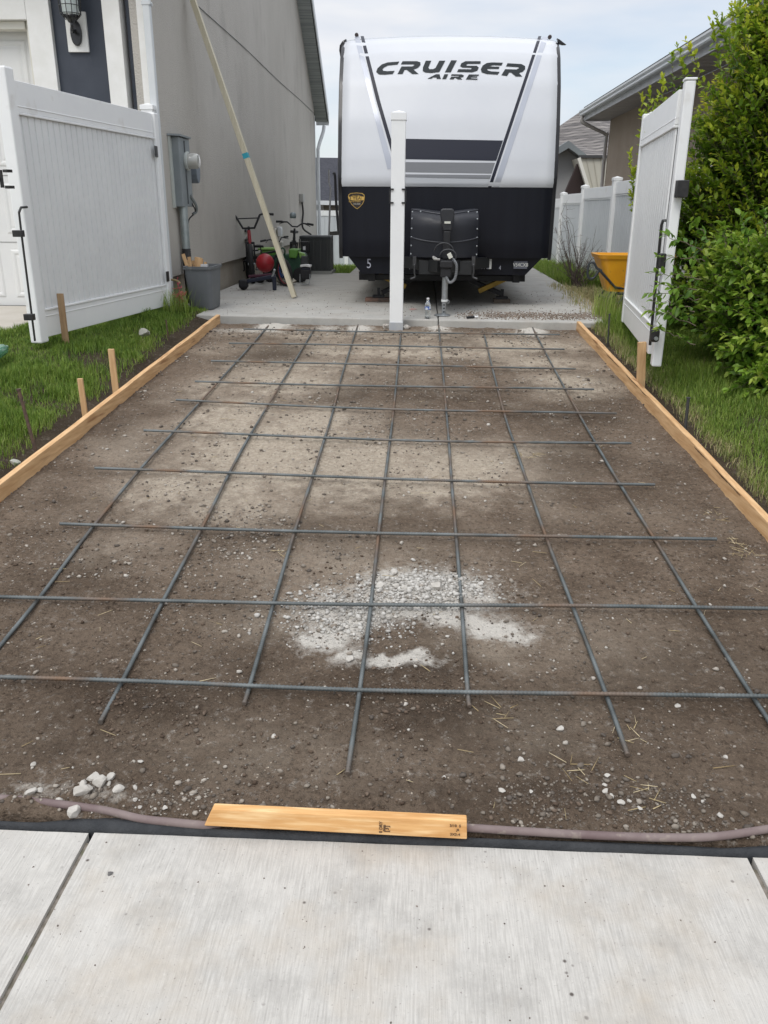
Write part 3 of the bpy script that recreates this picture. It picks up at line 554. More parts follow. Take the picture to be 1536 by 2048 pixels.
for px, py, w, lb in [(200, 1582, 36, 'largest pale concrete chunk, centre of the near left pile'), (190, 1562, 30, 'grey chunk at the back of the near left pile'), (221, 1560, 24, 'tan chunk at the back right of the near left pile'), (169, 1595, 40, 'flat pale chunk at the front left of the near left pile'), (170, 1579, 20, 'small chunk behind the flat pale one in the near left pile'), (220, 1580, 16, 'small chunk touching the right side of the largest one'), (239, 1591, 26, 'rounded pale chunk just right of the near left pile'), (272, 1583, 18, 'upright chunk two places right of the near left pile'), (151, 1624, 36, 'wedge shaped chunk between the mauve pipe and black strip'), (282, 1526, 14, 'pale upright pebble above the near left pile'), (60, 1585, 22, 'grey chunk near the left edge beside the mauve pipe'), (78, 1580, 14, 'small chunk beside the grey one near the left edge'), (118, 1604, 18, 'small chunk partly over the mauve pipe'), (66, 1531, 12, 'lone white pebble high at the left edge'), (271, 1605, 12, 'small white pebble right of the near left pile'), (330, 1621, 14, 'white pebble lying on the soil left of the plank'), (280, 1617, 11, 'round white pebble between the pile and the plank')]: rock(px, py, w, lb, g1)
g2 = 'pale stones near the right edging'
for px, py, w, lb in [(1222, 1601, 22, 'largest pale stone in the right diagonal row'), (1210, 1588, 15, 'pale stone just above the largest of the right row'), (1210, 1574, 12, 'top pale stone of the right diagonal row'), (1212, 1556, 16, 'triangular pale stone above the right diagonal row'), (1241, 1613, 17, 'rounded stone next below the largest of the right row'), (1258, 1610, 12, 'small stone in the right row beside the rounded one'), (1279, 1624, 18, 'lowest pale stone of the right diagonal row'), (1003, 1585, 15, 'egg shaped pale pebble right of the plank end'), (1061, 1590, 13, 'long pale pebble between the two rebar tips'), (1041, 1522, 18, 'flat white pebble below the middle of the right half'), (888, 1556, 12, 'pale pebble above the plank right end'), (1119, 1458, 20, 'flat grey stone among small gravel under the last cross bar'), (1386, 1600, 13, 'pale pebble in the far right foreground gravel'), (1405, 1609, 12, 'pale pebble next to its twin in the far right gravel'), (1451, 1517, 12, 'lone pale pebble at right between rebar and pipe'), (1438, 1633, 15, 'white pebble nearest the curved pipe'), (1355, 1412, 13, 'white pebble right of the second rebar tip')]: rock(px, py, w, lb, g2)
g3 = 'chalky chunks in the broken pile under the rebar'
R3 = np.random.default_rng(11)
for px, py, w, lb in [(873, 1190, 38, 'largest chalky chunk at the centre of the rubble pile'), (765, 1181, 26, 'broad chalky chunk at the left of the rubble pile'), (790, 1183, 24, 'angular chunk beside the broad one in the rubble pile'), (786, 1149, 28, 'lone flat white chip behind the rubble pile'), (807, 1190, 18, 'small peaked chunk in the middle of the rubble pile'), (898, 1166, 16, 'chalky chunk at the upper right of the rubble pile'), (838, 1203, 15, 'white chunk resting against the cross rebar'), (876, 1236, 18, 'grey chunk in front of the rebar over white powder'), (864, 1247, 13, 'small chunk below the grey one over white powder'), (699, 1320, 26, 'pinkish block left of the middle rebar beside white powder'), (694, 1253, 13, 'brown clod left of the rubble on white powder'), (895, 1275, 12, 'pale chip right of the middle in front of powder'), (1018, 1328, 12, 'pale pebble right of the rubble pile on bare soil'), (1000, 1174, 10, 'small white pebble far right of the rubble pile'), (958, 1180, 16, 'flat pale chip right of the rubble pile')]: rock(px, py, w, lb, g3)
for i in range(0):
    t = R3.normal(size=2); px, py = 848+t[0]*46, 1180+t[1]*15
    if not (740 < px < 950 and 1145 < py < 1212): continue
    rock(px, py, R3.uniform(8, 20), 'small chalky crumb among others in the broken rubble pile', g3)
rock(288, 668, 30, 'pale mossy rock half sunk in the left lawn', lz=-.01, mat=M('mossy_rock', (.33, .33, .28), .9, c2=(.42, .41, .37), ns=12, c3=(.16, .19, .1), n3=20, f3=(.5, .62), bump=.5, bs=50))
rock(30, 928, 30, 'tan clump of stone at the lower left lawn edge', lz=-.22, mat=M('mossy_rock', (.33, .33, .28)))
# gravel, clods and straw: nobody could count them
def scatter(name, X, Y, R_, mat, label, cat, sq=.6, zf=None, tint=None):
    base = [rock_v((0, 0, 0), 1, .7, s, 1) for s in range(24)]; nv = len(base[0][0]); Fb = np.array(base[0][1])
    B = np.stack([b[0] for b in base]); n = len(X); k = RNG.integers(0, 24, n); a = RNG.uniform(0, 6.28, n); ca, sa = np.cos(a), np.sin(a); V = B[k]*R_[:, None, None]
    V = np.stack([V[..., 0]*ca[:, None]-V[..., 1]*sa[:, None], V[..., 0]*sa[:, None]+V[..., 1]*ca[:, None], V[..., 2]], -1)
    Z = (zf or dirt_z)(X, Y)+R_*.25; V = V+np.stack([X, Y, Z], -1)[:, None, :]; Fa = (Fb[None]+(np.arange(n)*nv)[:, None, None]).reshape(-1, 3)
    return npmesh(name, V.reshape(-1, 3), Fa, mat, loc=(0, float(Y.min()), float(Z.min())), attrs={'tint': np.repeat(tint if tint is not None else RNG.uniform(0, 1, n), nv)}, label=label, cat=cat, kind='stuff')
def ramp_mat(name, cols, rough=.92):
    m = bpy.data.materials.new(name); m.use_nodes = True; n = m.node_tree.nodes; l = m.node_tree.links; p = n['Principled BSDF']; p.inputs['Roughness'].default_value = rough; p.inputs['Specular IOR Level'].default_value = .2
    a = n.new('ShaderNodeAttribute'); a.attribute_name = 'tint'; r = n.new('ShaderNodeValToRGB'); e = r.color_ramp.elements; e[0].color = (*cols[0], 1); e[1].color = (*cols[-1], 1)
    for i, c in enumerate(cols[1:-1]): x = e.new((i+1)/(len(cols)-1)); x.color = (*c, 1)
    l.new(a.outputs['Fac'], r.inputs[0])
    no = n.new('ShaderNodeTexNoise'); no.inputs['Scale'].default_value = 90; g = n.new('ShaderNodeMapRange'); g.inputs[3].default_value = .65; g.inputs[4].default_value = 1.2; l.new(no.outputs[0], g.inputs[0])
    t = n.new('ShaderNodeTexCoord'); l.new(t.outputs['Object'], no.inputs[0]); v = n.new('ShaderNodeVectorMath'); v.operation = 'SCALE'; l.new(r.outputs[0], v.inputs[0]); l.new(g.outputs[0], v.inputs['Scale']); l.new(v.outputs[0], p.inputs['Base Color']); return m
GR = [(490, 1130, 170, 70, 1.3), (540, 1060, 110, 50, 1.2), (400, 1040, 120, 40, .7), (640, 1190, 130, 50, 1.2), (430, 1220, 140, 40, .6), (1000, 1430, 150, 50, .55), (700, 870, 260, 60, .45), (1250, 1620, 300, 45, 1.1), (900, 1640, 300, 26, .9), (1250, 1560, 250, 50, .5), (170, 1590, 260, 45, 1.2), (1400, 1600, 160, 40, .7), (960, 760, 320, 60, .2), (350, 960, 60, 50, .4), (330, 700, 80, 20, .6), (430, 660, 60, 12, .9), (800, 665, 420, 10, .7), (1120, 1240, 160, 60, .2), (1110, 1460, 40, 20, .7)]
n = 120000; X = RNG.uniform(DX0+.05, DX1-.12, n); Y = 1.88+6.7*RNG.uniform(0, 1, n)**1.5
dn_ = np.clip(blob(X, Y, GR)+.24, 0, 1.2)*(.22+1.2*sm(.38, .66, fbm(X, Y, 6, 4, 91))); k = RNG.uniform(0, 1, n) < dn_*.45; X, Y = X[k], Y[k]
R_ = np.clip(RNG.lognormal(math.log(.0038), .62, len(X)), .0018, .015)*np.interp(Y, [2, 5, 8.6], [1, 1.25, 1.6])
tt = RNG.beta(1.2, 1.6, len(X)); tt = np.where((Y < 2.2) & (X > -.5), tt*.66, tt); scatter('gravel', X, Y, R_, ramp_mat('pebbles', [(.095, .08, .068), (.16, .135, .11), (.26, .225, .185), (.40, .36, .31), (.52, .49, .44)]), 'loose pebbles and grit scattered over the dirt drive', 'gravel', tint=tt)
CL = [(290, 1415, 170, 42, 1), (830, 1385, 140, 30, 1), (860, 1450, 150, 34, 1), (1200, 1620, 420, 30, .3), (560, 1520, 280, 60, .2)]
n = 42000; X = RNG.uniform(DX0+.05, DX1-.1, n); Y = 1.87+2.0*RNG.uniform(0, 1, n); dn_ = np.clip(blob(X, Y, CL)+.16, 0, 1)*(.1+1.0*sm(.3, .65, fbm(X, Y, 8, 3, 93))); k = RNG.uniform(0, 1, n) < dn_*.75; X, Y = X[k], Y[k]
scatter('clods', X, Y, np.clip(RNG.lognormal(math.log(.0042), .5, len(X)), .002, .013), ramp_mat('clod_soil', [(.075, .053, .038), (.115, .083, .06), (.16, .12, .09)]), 'crumbly dark soil clods heaped over the near dirt', 'soil')
n = 4600; px_ = RNG.normal(850, 56, n); py_ = RNG.normal(1184, 18, n); t_ = RNG.uniform(0, 1, n)
sel = t_ < .35; px_[sel] = RNG.normal(700, 70, sel.sum()); py_[sel] = RNG.normal(1225, 28, sel.sum()); P_ = np.array([Pg(a_, b_) for a_, b_ in zip(px_, py_)])
scatter('chalk_crumbs', P_[:, 0], P_[:, 1], np.clip(RNG.lognormal(math.log(.0046), .65, n), .0015, .019), ramp_mat('chalk_bits', [(.30, .28, .25), (.44, .42, .385), (.56, .54, .50)]), 'chalky white crumbs spread around the broken rubble pile', 'gravel')
n = 2600; X = RNG.uniform(.35, 2.05, n); Y = RNG.normal(9.15, .17, n)+.25*(X > 1.6)*(X-1.6); k = (Y > 8.8) & (RNG.uniform(0, 1, n) < sm(.25, .9, X)*.9+.05); X, Y = X[k], Y[k]
scatter('slab_gravel', X, Y, RNG.uniform(.005, .014, len(X)), ramp_mat('tan_grit', [(.12, .09, .07), (.25, .2, .16), (.36, .30, .25)]), 'band of tan gravel swept across the rear slab', 'gravel', zf=lambda X, Y: X*0)
n = 700; X = RNG.uniform(-2.75, 2.0, n); Y = RNG.uniform(8.9, 12, n); scatter('slab_grit', X, Y, RNG.uniform(.003, .009, n), ramp_mat('dark_grit', [(.08, .06, .05), (.2, .17, .14)]), 'sparse dark crumbs lying about the rear slab', 'gravel', zf=lambda X, Y: X*0)
n = 90; X = RNG.uniform(-1.1, 1.1, n); Y = RNG.uniform(1.1, 1.8, n); scatter('sidewalk_grit', X, Y, RNG.uniform(.0012, .0035, n), ramp_mat('dark_grit2', [(.1, .08, .065), (.25, .21, .18)]), 'tiny dark crumbs on the sidewalk concrete', 'gravel', zf=lambda X, Y: X*0-.57)
rock(220, 1748, 13, 'single dark grey pebble on the sidewalk', lz=-.572, mat=M('dark_pebble', (.12, .115, .11), .9))
straw = ramp_mat('straw', [(.30, .22, .11), (.45, .36, .2), (.6, .5, .33)], .7)
n = 190; X = RNG.uniform(-2, 1.55, n); Y = 1.9+6*RNG.uniform(0, 1, n)**1.6
cl = [(1460, 1085), (1480, 1100), (1500, 1115), (1430, 1030), (1040, 910), (1060, 912), (560, 1105), (990, 1430), (1260, 1470), (1150, 1540), (1290, 1600)]
for i, (a_, b_) in enumerate(cl):
    c = Pg(a_, b_); X[i*8:i*8+8] = c[0]+RNG.normal(0, .03, 8); Y[i*8:i*8+8] = c[1]+RNG.normal(0, .03, 8)
az = RNG.uniform(0, 6.28, n); ln = RNG.uniform(.02, .075, n); w = RNG.uniform(.0006, .0014, n); Z = dirt_z(X, Y)+.004
d_ = np.stack([np.cos(az), np.sin(az), RNG.uniform(0, .12, n)], -1)*ln[:, None]; s_ = np.stack([-np.sin(az), np.cos(az), 0*az], -1)*w[:, None]; P_ = np.stack([X, Y, Z], -1); u_ = np.array([0, 0, .0015])
V = np.stack([P_-s_, P_+s_, P_+d_+s_*.5, P_+d_-s_*.5, P_-s_+u_, P_+s_+u_, P_+d_+s_*.5+u_, P_+d_-s_*.5+u_], 1).reshape(-1, 3); k = np.arange(n)[:, None]*8
npmesh('straw', V, np.concatenate([k+np.array(q) for q in ([4, 5, 6, 7], [0, 1, 5, 4], [2, 3, 7, 6], [1, 2, 6, 5], [3, 0, 4, 7])]), straw, loc=(0, 4, -.4), attrs={'tint': np.repeat(RNG.uniform(0, 1, n), 8)}, label='dry straw stems strewn over the dirt drive', cat='straw', kind='stuff')
# ================================================================ BUILDINGS
white_trim = M('white_trim', (.80, .795, .77), .6, c2=(.74, .735, .70), ns=6, bump=.15, bs=30, bscale=(6, 6, .8), bd=.002)
cool_trim = M('pale_grey_metal', (.58, .61, .62), .45, c2=(.64, .66, .67), ns=3)
navy = M('dark_slate_siding', (.035, .043, .060), .55, c2=(.046, .054, .072), ns=4, bump=.1, bs=20)
shingle = bpy.data.materials.new('roof_shingle')
def shingles(m, a, b, sc=6):
    m.use_nodes = True; n = m.node_tree.nodes; l = m.node_tree.links; p = n['Principled BSDF']; p.inputs['Roughness'].default_value = .95
    t = n.new('ShaderNodeTexCoord'); br = n.new('ShaderNodeTexBrick'); br.inputs['Scale'].default_value = sc; br.inputs['Mortar Size'].default_value = .012; br.inputs['Brick Width'].default_value = .24; br.inputs['Row Height'].default_value = .15
    mp = n.new('ShaderNodeMapping'); mp.vector_type = 'POINT'; l.new(t.outputs['Object'], mp.inputs[0]); cb = n.new('ShaderNodeCombineXYZ'); sp = n.new('ShaderNodeSeparateXYZ'); l.new(mp.outputs[0], sp.inputs[0])
    ad = n.new('ShaderNodeMath'); ad.operation = 'ADD'; l.new(sp.outputs[0], ad.inputs[0]); l.new(sp.outputs[1], ad.inputs[1]); l.new(ad.outputs[0], cb.inputs[0]); l.new(sp.outputs[2], cb.inputs[1]); l.new(cb.outputs[0], br.inputs[0])
    br.inputs['Color1'].default_value = (*a, 1); br.inputs['Color2'].default_value = (*b, 1); br.inputs['Mortar'].default_value = (*[q*.45 for q in a], 1); l.new(br.outputs[0], p.inputs['Base Color'])
shingles(shingle, (.10, .092, .09), (.24, .22, .205), 1.15)
dark_shingle = bpy.data.materials.new('charcoal_shingle'); shingles(dark_shingle, (.030, .032, .042), (.055, .056, .068), 3)
# ---- the grey stucco house at left
XW, Y0, Y1 = -2.80, 9.35, 22.55
house = empty('house', (-6.2, 9.35, 0), 'grey stucco house with white trimmed garage front left of the slab', 'house')
PKY, PKZ = 16.2, 7.6; rz = lambda Y: 3.10+.72*(22.85-Y)
sil = [(Y0, .345), (Y1, .345), (Y1, rz(Y1)+.02), (PKY, rz(PKY)), (Y0, 3.9)]
MB().prism([(XW, y, z) for y, z in sil], (-.2, 0, 0)).build('side_wall', stucco, house)
fnd = M('foundation_concrete', (.34, .305, .25), .92, c2=(.28, .24, .19), ns=2.5, bump=.4, bs=40)
MB().box((-3.9, Y0+.24, -.9), (XW-.045, Y1-.03, .35)).box((-3.9, Y0+.02, -.9), (XW-.046, Y0+.239, .018)).build('foundation', fnd, house)
rf = MB()
th = .16
for (ya, za, yb, zb) in ((Y1+.36, rz(Y1+.36), PKY, rz(PKY)), (PKY, rz(PKY), Y0-.45, 3.6)):
    rf.prism([(-2.50, ya, za+.06), (-2.50, yb, zb+.06), (-2.50, yb, zb+.06+th), (-2.50, ya, za+.06+th)], (-7.6, 0, 0))
rf.build('roof', dark_shingle, house)
sf = MB(); ya, yb = Y1+.34, PKY
sf.prism([(-2.52, ya, rz(ya)+.03), (-2.52, yb, rz(yb)+.03), (-2.52, yb, rz(yb)+.055), (-2.52, ya, rz(ya)+.055)], (-.285, 0, 0))
sf.build('soffit', M('soffit_grey', (.40, .425, .42), .6, c2=(.28, .30, .30), ns=3, scale=(.2, 12, 1), lo=.45, hi=.55), house)
fa = MB(); fa.prism([(-2.496, ya+.03, rz(ya)+.0), (-2.496, yb, rz(yb)+.0), (-2.496, yb, rz(yb)+.22), (-2.496, ya+.03, rz(ya)+.22)], (.022, 0, 0))
fa.box((-2.80, Y1+.355, rz(Y1+.36)-.03), (-2.48, Y1+.38, rz(Y1+.36)+.2)); fa.build('fascia', cool_trim, house)
# rear corner trim and downspout
MB().box((XW-.05, Y1, .345), (XW+.012, Y1+.03, rz(Y1)-.1)).build('corner_trim', cool_trim, house)
dsp = MB(); dsp.tube(spl([(-2.60, Y1+.33, 3.0), (-2.62, Y1+.25, 2.85), (-2.72, Y1+.08, 2.5), (-2.735, Y1+.07, 2.2), (-2.735, Y1+.07, .1)], 5), .045, 8); dsp.build('downspout', cool_trim, house, smooth=50)
# front: stem walls
fz0, fz1 = .0, 3.9
def fx(px): return float(PY(px, 0, Y0)[0])
xs_ = {k: fx(k) for k in (98, 205, 240, 250, 272, 285)}
mbw = MB(); mbw.box((xs_[98]-.0, Y0+.03, .02), (xs_[205], Y0+.18, fz1)); mbw.box((xs_[250]-.02, Y0+.05, .02), (xs_[285], Y0+.18, fz1)); mbw.build('siding', navy, house)
MB().box((xs_[205], Y0-.05, .02), (xs_[240], Y0+.2, fz1)).build('trim_board', white_trim, house, bevel=.004)
MB().box((xs_[272], Y0-.02, .02), (XW-.0, Y0+.04, fz1)).build('corner_board', white_trim, house, bevel=.004)
MB().box((xs_[98]-.24, Y0-.03, -.05), (xs_[98], Y0+.2, fz1)).build('trim_board', white_trim, house, bevel=.004)
gx1 = xs_[98]-.24; hz = float(PY(68, 40, Y0)[2])
MB().box((-9.8, Y0-.03, hz), (gx1-.002, Y0+.2, fz1)).build('door_header', white_trim, house, bevel=.004)
fr_ = MB(); fr_.box((gx1-.05, Y0+.05, -.02), (gx1-.004, Y0+.16, hz-.002)); fr_.box((-9.7, Y0+.03, hz-.075), (gx1-.055, Y0+.16, hz-.003)); fr_.build('door_frame', M('cream_trim', (.66, .64, .57), .6), house, bevel=.006)
gdm = M('garage_door_white', (.68, .685, .675), .5, c2=(.72, .72, .70), ns=2)
gd = MB(); gy = Y0+.20; gd.box((-9.6, gy, 0.0), (gx1-.02, gy+.05, hz-.06))
ph = (hz-.06)/4
for r in range(4):
    for c in range(9):
        x1_ = gx1-.14-c*.60; z_ = r*ph+.09
        for (i, o_) in ((0, .006),):
            a0, a1, b0, b1 = x1_-.48, x1_, z_, z_+ph-.17
            G = []
            for (q, yy) in ((0, gy-.0005), (.018, gy-.010), (.04, gy-.010), (.06, gy-.002), (.09, gy-.009)):
                G.append([(a0+q, yy, b0+q), (a1-q, yy, b0+q), (a1-q, yy, b1-q), (a0+q, yy, b1-q), (a0+q, yy, b0+q)])
            gd.quads(G); gd.add(G[-1][:4], [(0, 1, 2, 3)])
gd.build('garage_door', gdm, house)
seams = MB()
for r in range(1, 4): seams.box((-9.6, gy-.004, r*ph-.004), (gx1-.02, gy-.001, r*ph+.004))
seams.build('door_seam', M('seam_grey', (.3, .3, .29), .7), bpy.data.objects['garage_door'])
MB().box((-9.7, gy-.01, -.01), (gx1-.01, gy+.06, .0-.001)).build('door_seal', black, bpy.data.objects['garage_door'])
# front downspout at the corner
dd = MB(); q0 = PY(291, 0, Y0-.06); dd.box((XW-.035, Y0-.105, .12), (XW+.04, Y0-.035, 3.9)); o_ = dd.build('downspout', cool_trim, house, bevel=.012)
cl_ = MB(); cl_.box((XW-.04, Y0-.11, 2.95), (XW+.048, Y0-.022, 2.98)); cl_.lathe((XW+.052, Y0-.07, 2.965), [(.012, 0), (.012, .006)], 10, 'x'); cl_.build('strap', cool_trim, o_)
# stucco repair streak etc: horizontal control joint
MB().tube([PX(380, -8, -2.79)]+[(-2.792, y, 3.366-(y-11.1)*.0095+.01*math.sin(y)) for y in np.linspace(11, 22.4, 14)], .0045, 6).build('wall_cable', M('cable_grey', (.10, .10, .105), .6), label='thin dark cable stretched along the grey stucco wall', cat='cable')
# ---- lamp on the garage pilaster
yl = Y0+.03
lamp = empty('wall_lantern', (-3.6, yl, 2.3), 'black caged wall lantern mounted on white block beside garage', 'lamp')
p1 = PY(134, 95, yl)*0
def LP(px, py, Y=yl-.03): return PY(px, py, Y)
qa, qb = LP(137, 104), LP(178, 104); qt = LP(160, 23)
MB().box((qa[0]-.0, yl-.03, qa[2]), (qb[0], yl, qt[2])).build('mounting_block', white_trim, lamp, bevel=.003)
cx, cz = LP(153.5, 67)[0], LP(153.5, 67)[2]
pts = [(cx+.062*math.cos(a)*(1 if abs(math.cos(a)) < .8 else .95), yl-.032, cz+.115*math.sin(a)) for a in np.linspace(0, 2*math.pi, 24, endpoint=False)]
iron = M('lantern_iron', (.014, .015, .017), .35, coat=.3)
MB().prism(pts, (0, -.028, 0)).build('backplate', iron, lamp, bevel=.01)
lc = LP(140, 18, yl-.20); cxl, cyl = lc[0], yl-.20; zt, zb = lc[2]+.28, LP(140, 33, yl-.2)[2]
MB().tube(spl([(cx, yl-.06, cz+.02), (cx-.005, yl-.12, cz+.0), (cxl, cyl, zb-.09), (cxl, cyl, zb-.04)], 6), .014, 8).build('arm', iron, lamp, smooth=60)
MB().lathe((cxl, cyl, zb), [(.01, -.06), (.03, -.05), (.045, -.02), (.075, .0), (.07, .012)], 16).build('cup', iron, lamp, smooth=40)
cage = MB()
for k in range(12):
    a = 2*math.pi*k/12; cage.tube([(cxl+.05*math.cos(a), cyl+.05*math.sin(a), zb-.03), (cxl+.098*math.cos(a), cyl+.098*math.sin(a), zb+.02), (cxl+.108*math.cos(a), cyl+.108*math.sin(a), zb+.16), (cxl+.10*math.cos(a), cyl+.10*math.sin(a), zb+.42)], .0045, 5)
for z_ in (.02, .09, .16, .23, .30, .37): cage.tube([(cxl+(.097+.011*min(1, z_/.16))*math.cos(a), cyl+(.097+.011*min(1, z_/.16))*math.sin(a), zb+z_) for a in np.linspace(0, 2*math.pi, 20, endpoint=False)], .004, 5, closed=True)
cage.build('cage', iron, lamp)
MB().lathe((cxl, cyl, zb), [(.07, .014), (.082, .05), (.086, .3), (.07, .42)], 20).build('glass', M('seeded_glass', (.62, .68, .66), .25, alpha=1), lamp, smooth=40)
# ---- meter box
eb = M('meter_box_grey', (.20, .225, .235), .5, c2=(.235, .26, .27), ns=3); eb2 = M('meter_flange', (.50, .53, .50), .5)
mt = empty('electric_meter_box', (XW+.1, 9.8, 1.07), 'grey electric meter box with glass meter on the stucco wall', 'meter box')
X2 = XW+.10; ya_, yb_ = 9.72, 10.16; zt_, zb_ = 1.80, 1.08
MB().box((XW+.006, ya_, zb_), (X2, yb_, zt_)).build('cabinet', eb, mt, bevel=.008)
MB().box((XW+.002, ya_-.07, zb_-.01), (XW+.022, ya_-.002, zt_+.0)).build('side_flange', eb2, mt)
MB().prism([(XW+.002, ya_-.09, zt_+.004), (X2+.025, ya_-.02, zt_+.004), (X2+.02, yb_+.02, zt_+.004), (XW+.002, yb_+.02, zt_+.004)], (0, 0, .018)).build('rain_lip', eb, mt)
MB().box((X2+.001, ya_+.2, zb_+.03), (X2+.012, ya_+.215, zt_-.03)).build('door_seam', M('seam_dark', (.10, .11, .115), .5), mt)
mc = PX(372, 322, X2)
m_ = MB(); m_.lathe((X2, mc[1], mc[2]), [(.095, 0), (.1, .01), (.1, .03), (.086, .034)], 24, 'x'); m_.build('meter_ring', eb2, mt, smooth=40)
MB().lathe((X2+.035, mc[1], mc[2]), [(.084, 0), (.082, .09), (.07, .11), (.03, .114)], 24, 'x').build('meter_glass', M('meter_face', (.42, .42, .39), .12, coat=.6), mt, smooth=40)
b2 = MB(); b2.prism([(XW+.004, 10.40+.09*math.cos(a), 1.49+(.16 if math.sin(a) > 0 else .15)*math.sin(a)) for a in np.linspace(0, 2*math.pi, 16, endpoint=False)], (.12, 0, 0)); b2.build('disconnect_box', M('blue_grey_box', (.17, .20, .235), .5), mt, bevel=.01)
cdm = M('conduit_steel', (.33, .38, .385), .4, metal=.6, c2=(.45, .5, .5), ns=9)
MB().tube([(XW+.065, 9.84, 1.085), (XW+.065, 9.84, .62)], [.05, .045], 14).build('conduit', cdm, mt, smooth=50)
flx = MB(); P = spl([(XW+.065, 9.84, .63), (XW+.068, 9.84, .40), (XW+.075, 9.83, .20), (XW+.09, 9.80, .02)], 22); flx.tube(P, [.048+.006*(i % 2) for i in range(len(P))], 12); flx.build('flexible_conduit', black, mt)
MB().bar((XW+.03, 9.96, .3), (XW+.03, 9.96, 1.08), .035, .02).build('copper_strap', M('tan_strip', (.46, .36, .30), .6), mt)
MB().tube(spl([(XW+.10, 10.10, 1.12), (XW+.12, 10.14, 1.02), (XW+.05, 10.05, .9), (XW+.03, 10.03, .5), (XW+.035, 10.02, .2)], 6), .008, 6).build('ground_wire', black, mt)
MB().tube(spl([(XW+.10, 10.05, 1.2), (XW+.14, 10.12, 1.1), (XW+.13, 10.16, 1.03), (XW+.1, 10.1, 1.0)], 5), .016, 6).build('wire_clamp', M('clamp_grey', (.2, .22, .22), .4, metal=.5), mt)
# spigot with a faded pink net bag
sp_ = empty('pink_net_bag', (XW+.1, 9.45, .25), 'faded pink net bag hanging on the pipe by the stucco corner', 'bag')
pk_ = M('pink_net', (.52, .10, .13), .8, c2=(.30, .06, .07), ns=30); R5 = np.random.default_rng(5); c0 = PX(360, 590, XW+.16)
bg_ = MB()
for i in range(26):
    a = R5.normal(size=3)*np.array([.022, .03, .055]); b = a+R5.normal(size=3)*.025; bg_.tube(spl([c0+a, c0+(a+b)/2+R5.normal(size=3)*.02, c0+b], 4), .0045, 4)
V_, F_ = rock_v(c0, .055, 1.2, 3); bg_.add(V_, F_); bg_.tube([c0+np.array((0, 0, .05)), c0+np.array((-.02, 0, .14))], .006, 5); bg_.build('net', pk_, sp_)
MB().tube(spl([c0+np.array((-.12, .03, .16)), c0+np.array((-.02, 0, .15)), c0+np.array((.02, -.02, .12))], 4), .012, 6).build('hook', M('brass_pipe', (.22, .17, .08), .5), sp_)
# ---- outlets on the wall
def wbox(Y, z, w, h, d, label, name='outlet_box', mat=None, cat='outlet'):
    r = empty(name, (XW+d/2, Y, z-h/2), label, cat); MB().box((XW+.003, Y-w/2, z-h/2), (XW+d, Y+w/2, z+h/2)).build('cover', mat or M('box_grey', (.42, .43, .42), .5), r, bevel=.008); return r
p = PX(600, 396, XW); r = wbox(p[1], p[2], .28, .17, .09, 'grey disconnect box on the wall above the black air conditioner', mat=M('tan_grey_box', (.36, .355, .33), .5))
MB().tube(spl([(XW+.05, p[1]-.05, p[2]-.09), (XW+.06, p[1], p[2]-.3), (XW+.05, p[1]-.05, p[2]-.62), (XW+.2, p[1]+.2, p[2]-.78)], 8), .022, 6).build('cable', black, r)
p = PX(556, 463, XW); r = wbox(p[1], p[2], .18, .17, .07, 'white glossy outlet cover on the wall behind the leaning board', mat=M('glossy_white', (.75, .76, .76), .2))
MB().box((XW+.0705, p[1]-.06, p[2]-.05), (XW+.078, p[1]+.06, p[2]+.05)).build('lid', M('glossy_white', (.75, .76, .76), .2), r, bevel=.004)
p = PX(541, 475, XW); r = empty('gas_meter', (XW+.12, p[1], .35), 'cream gas meter and pipes low on the wall behind the bicycles', 'meter')
gm_ = M('gas_meter_cream', (.42, .40, .34), .5)
MB().tube(spl([(XW+.1, p[1]-.1, .15), (XW+.1, p[1]-.1, .62), (XW+.1, p[1], .70), (XW+.1, p[1]+.12, .6), (XW+.1, p[1]+.12, .45)], 6), .022, 8).build('pipe', gm_, r, smooth=60)
MB().box((XW+.04, p[1]+.0, .28), (XW+.2, p[1]+.25, .5)).build('meter_body', gm_, r, bevel=.03)
MB().tube([(XW+.1, p[1]-.1, .1), (XW+.1, p[1]-.1, .35)], .03, 8).build('valve', M('dark_pin', (.045, .045, .045), .6), r)
# ================================================================ RIGHT HOUSE
XR = 4.30; YR = 21.55
hr_ = empty('house', (9, 8, -.2), 'brown stucco house with pale gutter behind the right bushes', 'house')
brown = M('brown_stucco', (.30, .24, .182), .95, c2=(.35, .285, .22), ns=1.2, bump=.6, bs=60, bd=.01)
MB().box((XR, 3.0, -.6), (16, YR, 3.05)).build('wall', brown, hr_)
sm_ = M('soffit_tan', (.40, .385, .37), .6)
so_ = MB(); XE = 3.70
k = 0; y = 2.2
while y < YR+.05:
    so_.box((XE+.02, y, 3.06), (XR+.02, y+.27, 3.075)); so_.box((XE+.02, y+.2705, 3.085), (XR+.02, y+.2995, 3.09)); y += .30
so_.build('soffit', sm_, hr_)
fas = MB(); fas.box((XE, 2.2, 3.03), (XE+.022, YR+.12, 3.26)); fas.box((XE, YR+.10, 3.03), (XR+.3, YR+.125, 3.22)); fas.build('fascia', M('fascia_grey', (.46, .475, .485), .5, c2=(.38, .38, .38), ns=3), hr_)
gu = MB(); pr = [(0, 0), (-.085, 0), (-.10, .02), (-.095, .05), (-.12, .085), (-.12, .115), (-.112, .115), (-.108, .09), (-.085, .05), (-.09, .012), (0, .010)]
gu.prism([(XE-.002+a, 2.2, 3.13+b) for a, b in pr], (0, YR+.14-2.2, 0)); gu.prism([(XE-.003+a, YR+.1401, 3.13+b) for a, b in ((0, 0), (-.085, 0), (-.10, .02), (-.12, .085), (-.12, .115), (0, .115))], (0, .01, 0)); gu.build('gutter', cool_trim, hr_)
